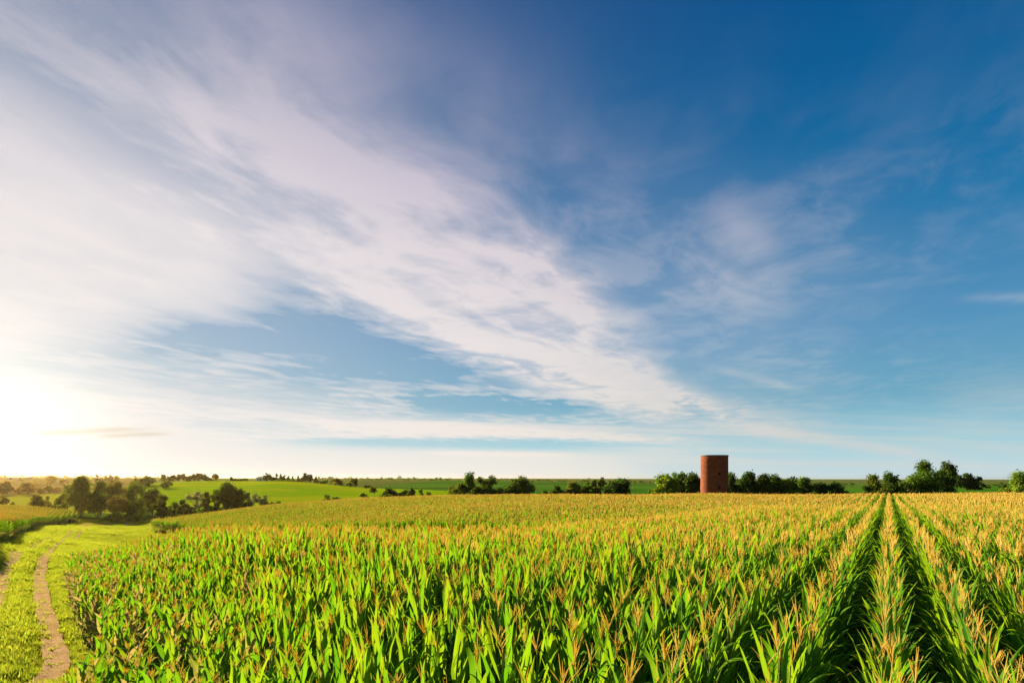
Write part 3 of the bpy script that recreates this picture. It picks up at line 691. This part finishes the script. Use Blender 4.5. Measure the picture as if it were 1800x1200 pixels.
def leaf_cards(mb, rs, P, dv, size, tint):
    n_ = len(P); nm = dv * 0.7 + rs.normal(0, 0.7, (n_, 3)) + np.array([0, 0, .35]); nm /= np.linalg.norm(nm, axis=1)[:, None]
    a = np.cross(nm, rs.normal(0, 1, (n_, 3))); a /= np.linalg.norm(a, axis=1)[:, None]; b = np.cross(nm, a)
    s = size * rs.uniform(0.6, 1.35, n_)[:, None]
    v = np.stack([P + a * s * .75, P + b * s * .42 + nm * s * .1, P - a * s * .75, P - b * s * .42 + nm * s * .1], 1).reshape(-1, 3)
    q = np.arange(n_ * 4).reshape(n_, 4) + mb.nv
    mb.add(v, q, None, np.repeat(tint, 4, 0))
def fill_crown(mb, rs, w, d, z0, z1, kind, n_, size, base, off=(0, 0, 0)):
    L, Rr, k, dv, P = crown_points(rs, w, d, z0, z1, kind, n_)
    lob = rs.uniform(0.72, 1.30, len(L)); warm = rs.uniform(-.12, .16, len(L))
    t = np.array(base)[None] * (lob[k] * rs.uniform(0.7, 1.35, n_))[:, None]; t[:, 0] *= 1 + warm[k]
    leaf_cards(mb, rs, P + np.array(off), dv, size, t); return L
tree_no = [0]
def tree(name, px, ytop, wpx, Y, kind, green, label, cat='tree', group=None, low=None, sink=0.0, depth=0.85):
    if group == 'trees and bushes behind the middle of the cornfield': wpx *= 1.22
    tree_no[0] += 1; rs = R(2000 + tree_no[0]); X, _, gz = at(px, Y); z1 = ZC - (ytop - HOR) / FPX * Y - gz; w = wpx / FPX * Y
    z1 = max(z1, 0.8); e = empty(name, (X, Y, gz - 0.05), rs.uniform(0, 6.28)); tag(e, label, cat, group)
    if low is None: low = {'tall': 0.10, 'broad': 0.14, 'bush': 0.02, 'bare': 0.25, 'conifer': 0.08, 'low': 0.0}[kind]
    area = w * z1 * 3.0; size = max(0.20, 0.0021 * Y) * (1.0 if kind != 'bare' else .7)
    n_ = int(np.clip(area / (size * size * 0.63) * 2.3, 260, 7500))
    if kind == 'bare': n_ = int(n_ * .4)
    mb = MB(); L = fill_crown(mb, rs, w * 1.12, w * depth * 1.12, z1 * low, z1, kind, n_, size, GREENS[green])
    tr = MB(); r0 = 0.022 * z1 + 0.03
    if kind in ('bush', 'low'):
        for i in range(4):
            p = L[rs.randint(len(L))]; tr.tube([(rs.normal(0, .1 * w), rs.normal(0, .1 * w), 0), (p[0] * .5, p[1] * .5, p[2] * .55), p], [r0 * .6, r0 * .4, r0 * .12], 5)
    else:
        ht = z1 * (.92 if kind == 'conifer' else .7); bend = rs.normal(0, .03 * z1, 2)
        ax = lambda f: np.array([bend[0] * f, bend[1] * f, ht * f]); tr.tube([ax(f) for f in np.linspace(0, 1, 6)], np.linspace(r0, r0 * .25, 6), 7)
        if kind == 'conifer': idx = []
        else: idx = rs.choice(len(L), min(len(L), 14 if kind != 'bare' else 16), replace=False)
        for i in idx:
            f = np.clip(L[i][2] / z1 * rs.uniform(.35, .75), .12, .95); b = ax(f); m_ = (b + L[i]) / 2 + np.array([0, 0, .05 * z1])
            tr.tube([b, m_, L[i]], [r0 * (1 - .7 * f) * .7, r0 * .35, r0 * .1], 5)
            if kind == 'bare':
                for j in range(7):
                    tr.tube([m_ + (L[i] - m_) * rs.rand(), L[i] + rs.normal(0, .09 * z1, 3) + np.array([0, 0, .06 * z1])], [r0 * .22, r0 * .08], 4)
    pale = kind == 'bare'
    tr.build('stems' if kind in ('bush', 'low') else 'trunk', m_palebark if pale else m_bark, e); mb.build('crown', m_crown, e, smooth=False)
    return e
VG, HG, MG, WG, RG = 'trees in the valley behind the track', 'trees along the crest of the bright hill', 'trees and bushes behind the middle of the cornfield', 'windbreak trees beside the silo', 'trees behind the right end of the cornfield'
T = tree
# -- valley belt behind the track
T('tree', 143, 836, 46, 172, 'broad', 'olive', 'tallest and widest dark olive tree of the valley clump behind the track bend', group=VG, low=.04)
T('tree', 177, 843, 28, 176, 'broad', 'olive', 'dark tree squeezed against the right side of the tallest valley tree', group=VG, low=.06)
T('tree', 204, 845, 40, 176, 'broad', 'brown', 'flat-topped brownish tree in the middle of the valley clump', group=VG, low=.05)
T('tree', 234, 845, 40, 184, 'broad', 'green', 'brighter green tree right of the brownish one in the valley clump', group=VG, low=.05)
T('tree', 172, 861, 36, 163, 'bush', 'dark', 'dark rounded tree standing in front of the valley clump', group=VG)
T('bush', 207, 870, 35, 157, 'bush', 'brown', 'reddish brown rounded bush in front of the valley clump', 'bush', VG)
T('bush', 238, 876, 36, 160, 'bush', 'dark', 'dark green bush right of the reddish brown bush', 'bush', VG)
T('tree', 268, 857, 42, 176, 'broad', 'dark', 'dark tree at the right shoulder of the valley clump', group=VG, low=.03)
T('tree', 283, 868, 26, 165, 'bush', 'olive', 'olive tree closing the right end of the valley clump', group=VG)
T('tree', 66, 868, 28, 168, 'tall', 'brown', 'pointed brown tree behind the end of the left cornfield', group=VG, low=.03)
T('tree', 84, 872, 15, 172, 'conifer', 'olive', 'small pointed olive tree between two brown bushes in the valley', group=VG)
T('bush', 89, 884, 30, 162, 'low', 'brown', 'low brown bush behind the end of the left cornfield', 'bush', VG)
T('tree', 111, 866, 24, 176, 'bush', 'olive', 'round tree touching the left side of the tallest valley tree', group=VG)
T('bush', 107, 882, 24, 160, 'bush', 'olive', 'olive bush at the left foot of the tallest valley tree', 'bush', VG)
T('bush', 318, 876, 32, 186, 'bush', 'dark', 'dark spreading bush between the valley clump and the thin pale tree', 'bush', VG)
T('bush', 300, 889, 34, 180, 'low', 'deep', 'low dark hedge bush right of the valley clump', 'bush', VG)
T('bush', 334, 890, 26, 182, 'low', 'deep', 'low dark bush at the foot of the thin pale tree', 'bush', VG)
T('bush', 208, 899, 34, 150, 'low', 'green', 'low green scrub below the reddish brown bush', 'bush', VG)
T('bush', 240, 901, 30, 150, 'low', 'green', 'low green scrub below the dark bush of the valley clump', 'bush', VG)
T('tree', 6, 871, 16, 226, 'tall', 'brown', 'dark brown tree standing alone in the yellow meadow at the photo edge', group=VG, low=.03)
T('tree', 23, 880, 9, 205, 'conifer', 'olive', 'little pointed tree in the yellow meadow beyond the left cornfield', group=VG)
# -- far left, in the glow
LG = 'hazy trees in the glow on the left'
for p, yt, w_, Y_, kd, lb in [
    (3, 852, 18, 330, 'broad', 'hazy amber tree cut by the left photo edge below the horizon'),
    (13, 845, 20, 335, 'tall', 'tallest hazy amber tree at the left photo edge'),
    (33, 857, 14, 345, 'bush', 'small hazy bush right of the tallest amber tree'),
    (50, 849, 22, 330, 'broad', 'broad hazy brown tree above the yellow meadow'),
    (71, 856, 15, 340, 'bush', 'small hazy brown tree in the gap right of the broad brown one'),
    (86, 852, 13, 345, 'tall', 'narrow hazy tree on the brown slope left of the valley clump'),
    (99, 856, 13, 350, 'bush', 'pale hazy bush on the brown slope beside the valley clump'),
    (40, 840, 6, 760, 'tall', 'thin hazy tree under the long shed on the skyline'),
    (62, 846, 22, 620, 'low', 'long hazy thicket below the skyline on the left'),
    (90, 835, 17, 700, 'bush', 'rounded hazy tree clump breaking the left skyline'),
    (112, 841, 14, 640, 'low', 'low hazy thicket left of the valley clump top'),
    (171, 834, 11, 600, 'bush', 'rounded skyline tree just right of the tallest valley tree'),
    (183, 837, 12, 600, 'low', 'low skyline thicket above the brownish valley tree'),
    (194, 834, 8, 600, 'tall', 'small upright skyline tree above the brownish valley tree'),
    (204, 837, 10, 610, 'bush', 'hazy skyline bush right of the small upright tree')]:
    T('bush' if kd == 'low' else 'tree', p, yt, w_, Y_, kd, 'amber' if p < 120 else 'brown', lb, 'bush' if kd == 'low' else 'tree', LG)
# -- the bright hill
T('tree', 243, 840, 22, 325, 'bush', 'brown', 'brownish tree left of the dark pair at the hill top', group=HG)
T('tree', 261, 836, 26, 318, 'broad', 'olive', 'dark tree at the left end of the bright hill top', group=HG, low=.03)
T('bush', 294, 845, 20, 300, 'bush', 'dark', 'rounded dark bush standing alone on the bright hill slope', 'bush', HG)
for p, yt, w_, kd, lb in [
    (287, 833, 9, 'tall', 'narrow tree at the left end of the hill-top tree row'), (296, 836, 11, 'bush', 'second tree from the left end of the hill-top row'),
    (305, 834, 11, 'broad', 'third tree from the left end of the hill-top row'), (314, 833, 9, 'tall', 'fourth tree from the left end of the hill-top row'),
    (323, 832, 11, 'broad', 'tall middle tree of the hill-top row'), (332, 835, 11, 'bush', 'low tree right of the middle of the hill-top row'),
    (341, 833, 11, 'broad', 'third tree from the right end of the hill-top row'), (350, 831, 13, 'broad', 'tallest tree of the hill-top row near its right end'),
    (359, 833, 12, 'broad', 'tree at the right end of the hill-top row'), (368, 839, 12, 'low', 'low bush just right of the hill-top tree row'),
    (379, 832, 12, 'broad', 'single round tree a gap to the right of the hill-top row'), (407, 838, 9, 'conifer', 'small pointed tree midway along the hill crest'),
    (417, 841, 12, 'low', 'low bush right of the small pointed crest tree'), (429, 840, 14, 'low', 'brownish thicket left of the pale house'),
    (470, 831, 14, 'tall', 'tall tree hiding the right end of the pale house'), (479, 838, 10, 'bush', 'rounded bush at the foot of the tree beside the house'),
    (486, 832, 10, 'conifer', 'leftmost and tallest pine of the dark row on the crest'), (493, 833, 9, 'conifer', 'second pine of the dark row on the crest'),
    (500, 834, 9, 'conifer', 'third pine of the dark row on the crest'), (507, 835.5, 9, 'conifer', 'fourth pine of the dark row on the crest'),
    (514, 837, 8, 'conifer', 'shortest pine at the right end of the dark row'), (524, 836, 7, 'conifer', 'small separate pine right of the dark row'),
    (531, 839, 8, 'bush', 'low bush between the small pine and the rounded crest trees'), (538, 831, 11, 'broad', 'taller rounded tree at the right end of the crest'),
    (546, 833, 10, 'broad', 'rounded tree touching the taller one at the end of the crest'), (556, 838, 9, 'conifer', 'last small pine before the crest drops')]:
    T('pine_tree' if kd == 'conifer' else ('bush' if kd == 'low' else 'tree'), p, yt, w_, 415, kd, 'dark' if p > 400 else 'olive', lb, 'bush' if kd == 'low' else 'tree', HG)
T('bush', 500, 843, 30, 400, 'low', 'dark', 'low scrub along the foot of the dark pine row', 'bush', HG)
T('tree', 568, 843, 20, 385, 'bush', 'dark', 'dark bushy tree left of the two round ones past the crest', group=HG)
T('tree', 591, 840, 25, 360, 'bush', 'brown', 'round reddish-topped tree on the right slope of the bright hill', group=HG)
T('tree', 619, 840, 22, 350, 'bush', 'olive', 'round tree right of the reddish-topped one on the hill slope', group=HG)
T('bush', 646, 852, 12, 345, 'low', 'brown', 'small low bush at the right foot of the round hill trees', 'bush', HG)
# -- behind the mound of corn
T('tree', 401, 847, 56, 190, 'broad', 'dark', 'big dark spreading tree with gaps showing the bright hill behind', group=MG, low=.30, depth=.7)
T('bush', 402, 876, 36, 186, 'bush', 'deep', 'dark undergrowth round the foot of the big spreading tree', 'bush', MG)
T('tree', 345, 863, 24, 188, 'bare', 'grey', 'thin half-bare tree left of the big spreading tree', group=MG)
T('tree', 361, 864, 16, 190, 'tall', 'olive', 'narrow olive tree beside the thin half-bare one', group=MG)
T('bush', 357, 891, 18, 178, 'low', 'lime', 'small light green bush below the thin half-bare tree', 'bush', MG)
T('bush', 375, 886, 16, 182, 'low', 'dark', 'low dark bush between the olive tree and the big spreading tree', 'bush', MG)
T('tree', 441, 864, 24, 195, 'bare', 'grey', 'grey half-dead tree right of the big spreading tree', group=MG)
T('tree', 460, 869, 18, 195, 'bare', 'grey', 'smaller grey half-dead tree at the right of the other', group=MG)
T('bush', 434, 882, 20, 188, 'low', 'dark', 'low dark bush at the right foot of the big spreading tree', 'bush', MG)
T('bush', 470, 881, 18, 190, 'low', 'dark', 'low bush below the smaller grey tree', 'bush', MG)
T('bush', 487, 879, 18, 192, 'low', 'green', 'last low bush before the open bright slope', 'bush', MG)
T('bush', 576, 867, 20, 215, 'bush', 'olive', 'lone bush where the bright slope meets the golden corn', 'bush', MG)
T('bush', 595, 873, 13, 213, 'low', 'olive', 'low bush touching the right of the lone slope bush', 'bush', MG)
for p, yt, w_, kd, gr, lb in [
    (637, 866, 15, 'low', 'dark', 'low bush at the left end of the long hedge'), (661, 855, 25, 'bush', 'olive', 'tallest bush near the left of the long hedge'),
    (683, 856, 22, 'bush', 'dark', 'dark bush in the middle of the long hedge'), (705, 859, 28, 'bush', 'deep', 'widest dark bush of the long hedge'),
    (723, 856, 13, 'tall', 'dark', 'narrow upright bush toward the right of the long hedge'), (738, 856, 14, 'conifer', 'green', 'pointed bush toward the right end of the long hedge'),
    (754, 864, 26, 'low', 'dark', 'low dark bush at the right end of the long hedge')]:
    T('bush', p, yt, w_, 205, kd, gr, lb, 'bush', MG)
T('tree', 803, 847, 32, 172, 'bush', 'olive', 'bushy olive tree at the left of the group before the far green slope', group=MG)
T('tree', 825, 828, 19, 172, 'tall', 'green', 'tall narrow tree rising above the left middle group', group=MG, low=.05)
T('tree', 843, 837, 17, 174, 'tall', 'olive', 'slim tree between the tall narrow one and the round one', group=MG, low=.05)
T('tree', 860, 834, 26, 172, 'broad', 'dark', 'round dark tree at the right of the left middle group', group=MG, low=.05)
T('bush', 822, 859, 36, 166, 'low', 'olive', 'low olive scrub in front of the tall narrow tree', 'bush', MG)
T('bush', 866, 857, 40, 166, 'low', 'dark', 'low dark scrub in front of the round dark tree', 'bush', MG)
T('tree', 909, 835, 48, 170, 'broad', 'dark', 'broad dome-shaped tree standing apart right of the middle group', group=MG, low=.10)
T('bush', 956, 861, 11, 170, 'low', 'dark', 'very small bush alone above the golden corn', 'bush', MG)
T('bush', 981, 852, 20, 172, 'bush', 'dark', 'dark bush at the left of the second middle group', 'bush', MG)
T('tree', 1006, 845, 28, 172, 'bush', 'olive', 'pointed olive bushy tree of the second middle group', group=MG)
T('bush', 1029, 850, 24, 174, 'bush', 'green', 'green bush between the pointed tree and the big dark one', 'bush', MG)
T('bush', 1048, 855, 22, 172, 'low', 'olive', 'low bush touching the left of the big dark bushy tree', 'bush', MG)
T('tree', 1085, 840, 50, 168, 'bush', 'deep', 'big dark rounded bushy tree left of the silo windbreak', group=MG)
T('tree', 1058, 838, 13, 430, 'tall', 'dark', 'small distant tree peeping over the left of the big dark bushy tree', group=MG, low=.1)
T('tree', 1046, 843, 12, 440, 'bush', 'dark', 'lower distant tree left of the small peeping one', group=MG)
T('bush', 1033, 844, 7, 440, 'bush', 'dark', 'tiny round distant bush on the green skyline', 'bush', MG)
# -- windbreak either side of the silo
for p, yt, w_, kd, gr, lb in [
    (1147, 858, 16, 'low', 'green', 'low bush at the left end of the windbreak'), (1170, 831, 38, 'broad', 'lime', 'light green tree at the left end of the windbreak'),
    (1195, 828, 30, 'broad', 'green', 'sunlit green tree between the light green one and the silo'), (1220, 829, 32, 'broad', 'dark', 'dark tree partly hidden by the left edge of the silo'),
    (1247, 834, 30, 'broad', 'dark', 'windbreak tree hidden behind the brick silo'), (1286, 829, 24, 'tall', 'dark', 'narrow tree just right of the silo'),
    (1315, 828, 34, 'broad', 'deep', 'broad dark tree with the highest top right of the silo'), (1341, 831, 28, 'broad', 'dark', 'dark tree right of the highest windbreak top'),
    (1363, 831, 30, 'tall', 'dark', 'tree in the middle of the right windbreak half'), (1388, 836, 26, 'tall', 'green', 'greyer green upright tree of the right windbreak half'),
    (1411, 837, 26, 'tall', 'green', 'feathery upright tree before the windbreak steps down'), (1437, 846, 36, 'bush', 'deep', 'lower dark round tree near the right end of the windbreak'),
    (1478, 847, 44, 'bush', 'deep', 'wide dark round tree ending the windbreak on the right')]:
    T('bush' if kd == 'low' else 'tree', p, yt, w_ * 1.2, 150 + (p % 7) * 1.2, kd, gr, lb, 'bush' if kd == 'low' else 'tree', WG, low=.02)
# -- right end
T('tree', 1534, 832, 36, 166, 'broad', 'olive', 'ragged left one of the two joined trees at the end of the straight row', group=RG, low=.06, depth=.7)
T('tree', 1566, 826, 30, 168, 'tall', 'dark', 'taller right one of the two joined trees at the end of the straight row', group=RG, low=.08, depth=.7)
T('bush', 1520, 852, 24, 160, 'low', 'dark', 'dark low bush at the left foot of the two joined trees', 'bush', RG)
T('bush', 1552, 856, 24, 160, 'low', 'olive', 'low bush under the two joined trees', 'bush', RG)
T('tree', 1585, 847, 11, 175, 'bush', 'dark', 'little tree right of the two joined trees', group=RG)
T('bush', 1597, 848, 14, 300, 'bush', 'deep', 'distant dark bush at the left side of the tallest tree', 'bush', RG)
T('tree', 1622, 809, 52, 160, 'broad', 'green', 'largest tree on the right with a broad ragged crown', group=RG, low=.05)
T('tree', 1659, 810, 36, 162, 'tall', 'dark', 'tall tree joined to the right of the largest one', group=RG, low=.05)
T('tree', 1683, 834, 26, 300, 'broad', 'deep', 'farther tree just right of the tall joined pair', group=RG, low=.02)
T('tree', 1702, 830, 30, 300, 'broad', 'deep', 'highest tree of the farther grove on the right', group=RG, low=.02)
T('tree', 1720, 837, 20, 298, 'bush', 'dark', 'lower tree ending the farther grove on the right', group=RG)
T('bush', 1763, 851, 13, 330, 'bush', 'dark', 'distant low bush left of the sunlit tree at the right edge', 'bush', RG)
T('bush', 1734, 854, 10, 360, 'low', 'olive', 'tiny distant scrub between the grove and the right edge', 'bush', RG)
T('tree', 1793, 828, 50, 142, 'bush', 'lime', 'sunlit yellow-green tree cut by the right edge', group=RG)
# woods along the skyline, one mass
rs = R(77); fw = MB()
for seg, dens_ in (((120, 300), .5), ((560, 790), .5), ((880, 1060), .4), ((1090, 1240), .35), ((1480, 1600), .3), ((1715, 1800), .4), ((-60, 120), .6)):
    for p in np.arange(seg[0], seg[1], 4.5):
        if rs.rand() > dens_ + .25: continue
        Y_ = rs.uniform(1050, 1500); X_, _, g_ = at(p + rs.uniform(-3, 3), Y_); hh = rs.uniform(2.5, 7.5) * (1.5 if rs.rand() < .12 else 1); ww = rs.uniform(6, 14)
        fill_crown(fw, rs, ww, ww * .8, 0.1, hh, 'bush', 70, 1.5, GREENS['dark'], (X_, Y_, g_ - .3))
tag(fw.build('far_woods', m_crown, smooth=False), 'thin line of distant woods along the skyline', 'woods', kind='stuff')

# ------------------------------------------------------------------ silo
SX, SY, sg = at(1255.7, 115.0); SR = 46.2 / FPX * 115 / 2 * (1 - 0.0); stop = ZC + (HOR - 800.5) / FPX * 115 - sg
m_tile, n = mat('hollow_clay_tile'); uv = n.new('ShaderNodeTexCoord').outputs['UV']; pos = n.new('ShaderNodeNewGeometry').outputs['Position']
bk = n.new('ShaderNodeTexBrick'); n.l.new(uv, bk.inputs['Vector']); bk.inputs['Scale'].default_value = 1.0
bk.inputs['Brick Width'].default_value = 0.40; bk.inputs['Row Height'].default_value = 0.30; bk.inputs['Mortar Size'].default_value = 0.022
bk.inputs['Color1'].default_value = (0.31, 0.072, 0.020, 1); bk.inputs['Color2'].default_value = (0.19, 0.046, 0.015, 1); bk.inputs['Mortar'].default_value = (0.085, 0.04, 0.026, 1)
st = n.noise(pos, 0.55, 6, .65); st2 = n.noise(n.xyz(*[n.mul(a, b) for a, b in zip(n.t.nodes.new('ShaderNodeSeparateXYZ').outputs, (1, 1, 1))]), 1.0) if False else n.noise(pos, 2.6, 4, .6)
strk = n.noise(n.xyz(n.mul(n.new('ShaderNodeSeparateXYZ').outputs[0], 1.0), 0.0, 0.0), 1.0) if False else None
su2 = n.new('ShaderNodeSeparateXYZ'); n.l.new(uv, su2.inputs[0]); drip = n.noise(n.xyz(n.mul(su2.outputs[0], 1.3), n.mul(su2.outputs[1], 0.16), 2.0), 1.0, 5, .65)
tcx = n.mix(n.sm(st, .42, .68, 0, .65), bk.outputs['Color'], (0.16, 0.05, 0.024, 1)); tcx = n.mix(n.sm(st2, .55, .75, 0, .5), tcx, (0.34, 0.11, 0.035, 1))
tcx = n.mix(n.sm(drip, .54, .74, 0, .6), tcx, (0.055, 0.026, 0.018, 1))
out(n, bsdf(n, tcx, 0.85, 0.08, bump(n, bk.outputs['Fac'], -0.5, 0.03)))
m_conc, n = mat('weathered_concrete'); pos = n.new('ShaderNodeNewGeometry').outputs['Position']
out(n, bsdf(n, n.mix(n.noise(pos, 2.0, 5), (0.10, 0.065, 0.05, 1), (0.24, 0.17, 0.13, 1)), 0.9, 0.1))
m_iron, n = mat('rusty_iron'); out(n, bsdf(n, (0.07, 0.033, 0.022), 0.8, 0.2))
m_hole, n = mat('dark_opening'); out(n, bsdf(n, (0.012, 0.009, 0.008), 0.95, 0.0))
silo = empty('silo', (SX, SY, sg)); tag(silo, 'roofless round red-brown clay tile silo rising behind the golden corn', 'silo')
def ring(mb, prof, nseg=64):
    an = np.linspace(0, 2 * pi, nseg + 1); prof = np.array(prof); P = np.stack([prof[:, None, 0] * np.cos(an), prof[:, None, 0] * np.sin(an), np.repeat(prof[:, 1:2], nseg + 1, 1)], -1)
    uvs = np.stack([np.repeat((an * SR)[None], len(prof), 0), np.repeat(prof[:, 1:2], nseg + 1, 1)], -1); mb.grid(P, uvs)
mb = MB(); zs = np.linspace(-0.6, stop, 14); ring(mb, [(SR * (1.012 - .012 * max(z, 0) / stop), z) for z in zs] + [(SR - .2, stop), (SR - .2, .1)]); wall = mb.build('wall', m_tile, silo)
mb = MB(); ring(mb, [(SR + .004, stop - .16), (SR + .075, stop - .15), (SR + .075, stop + .06), (SR - .24, stop + .065), (SR - .24, stop - .1)]); mb.build('rim', m_conc, silo, smooth=False)
for k in range(9):
    z = 0.9 + k * (stop - 1.2) / 9; rr = SR * (1.012 - .012 * z / stop); mb = MB(); ring(mb, [(rr - .01, z - .025), (rr + .022, z - .02), (rr + .022, z + .02), (rr - .01, z + .025)]); mb.build('hoop', m_iron, silo, smooth=False)
face = math.atan2(-SY, -SX)
for k in range(2):
    z = 3.9 + k * 2.6; a = face + 0.36; rr = SR * 1.0; o_ = empty('x', (0, 0, 0)); bpy.data.objects.remove(o_)
    mb = MB(); mb.box((-.03, -.22, -.28), (.03, .22, .28)); f = mb.build('window', m_iron, silo, smooth=False); f.location = (cos(a) * rr, sin(a) * rr, z); f.rotation_euler = (0, 0, a)
    mb = MB(); mb.box((.032, -.17, -.23), (.036, .17, .23)); mb.build('opening', m_hole, f, smooth=False)

# ------------------------------------------------------------------ far buildings
m_shed, n = mat('weathered_sheet'); pos = n.new('ShaderNodeNewGeometry').outputs['Position']
out(n, bsdf(n, n.mix(n.noise(pos, .6, 4), (0.20, 0.15, 0.10, 1), (0.30, 0.24, 0.17, 1)), 0.8))
m_white, n = mat('white_boards'); pos = n.new('ShaderNodeNewGeometry').outputs['Position']
out(n, bsdf(n, n.mix(n.noise(pos, 1.2, 4), (0.58, 0.54, 0.48, 1), (0.74, 0.70, 0.64, 1)), 0.7))
m_roof, n = mat('grey_shingles'); pos = n.new('ShaderNodeNewGeometry').outputs['Position']
out(n, bsdf(n, n.mix(n.noise(pos, 1.5, 4), (0.10, 0.09, 0.085, 1), (0.18, 0.16, 0.15, 1)), 0.85))
m_pane, n = mat('dark_glass'); out(n, bsdf(n, (0.02, 0.022, 0.026), 0.1, 0.6))
def gabled(name, px, Y, L, D, Hw, Hr, wm, rm, label, wins, turn):
    X, _, g_ = at(px, Y); e = empty(name, (X, Y, g_ - .1), radians(turn)); tag(e, label, 'building')
    mb = MB(); v = np.array([(sx * L / 2, sy * D / 2, z) for sx in (-1, 1) for sy in (-1, 1) for z in (0, Hw)], float)
    mb.box((-L / 2, -D / 2, 0), (L / 2, D / 2, Hw))
    for sx in (-1, 1): mb.add(np.array([(sx * L / 2, -D / 2, Hw), (sx * L / 2, D / 2, Hw), (sx * L / 2, .02, Hw + Hr), (sx * L / 2, -.02, Hw + Hr)]), np.arange(4)[None] + mb.nv)
    mb.build('wall', wm, e, smooth=False); mb = MB(); ov = .5
    for sy in (-1, 1):
        p = [(-L / 2 - ov, sy * (D / 2 + ov), Hw - .25), (L / 2 + ov, sy * (D / 2 + ov), Hw - .25), (L / 2 + ov, 0, Hw + Hr + .05), (-L / 2 - ov, 0, Hw + Hr + .05)]
        q = [(a, b, c + .18) for a, b, c in p]; mb.add(np.array(p + q, float), np.array([(0, 1, 2, 3), (7, 6, 5, 4), (0, 4, 5, 1), (1, 5, 6, 2), (2, 6, 7, 3), (3, 7, 4, 0)]) + mb.nv)
    mb.build('roof', rm, e, smooth=False)
    for (x, z, w_, h_, nm) in wins:
        mb = MB(); mb.box((x - w_ / 2, -D / 2 - .06, z), (x + w_ / 2, -D / 2 + .02, z + h_)); f = mb.build(nm, m_white if nm == 'window' else m_shed, e, smooth=False)
        mb = MB(); mb.box((x - w_ * .38, -D / 2 - .075, z + h_ * .1), (x + w_ * .38, -D / 2 - .062, z + h_ * .9)); mb.build('pane', m_pane, f, smooth=False)
gabled('shed', 34, 900, 32, 12, 3.4, 1.6, m_shed, m_shed, 'long low shed on the hazy skyline at the far left', [(-8, .1, 4, 3, 'door'), (6, .1, 4, 3, 'door')], 0)
gabled('farm_house', 462, 425, 6.4, 5, 2.5, 0.9, m_white, m_roof, 'small pale farm house on the crest left of the tall tree', [(-2, .9, .9, 1.1, 'window'), (.4, .1, 1.0, 2.0, 'door'), (2.1, .9, .9, 1.1, 'window')], -20)

# ------------------------------------------------------------------ haze
hz = MB(); hz.box((-6900, -6900, min(GZ.min() - 1.0, -14)), (6900, 6900, 16.5)); ho = hz.build('haze', None, smooth=False) if False else None
m_haze = bpy.data.materials.new('haze_air'); m_haze.use_nodes = True; n = NT(m_haze.node_tree)
pv = n.new('ShaderNodeVolumePrincipled'); pv.inputs['Density'].default_value = HAZE; pv.inputs['Color'].default_value = (1.0, 0.74, 0.34, 1); pv.inputs['Anisotropy'].default_value = 0.78
o = n.new('ShaderNodeOutputMaterial'); n.l.new(pv.outputs[0], o.inputs['Volume'])
print('ground z range', GZ.min(), GZ.max())
ho = hz.build('haze', m_haze, smooth=False); tag(ho, 'warm morning haze over the far fields', 'haze', kind='stuff')
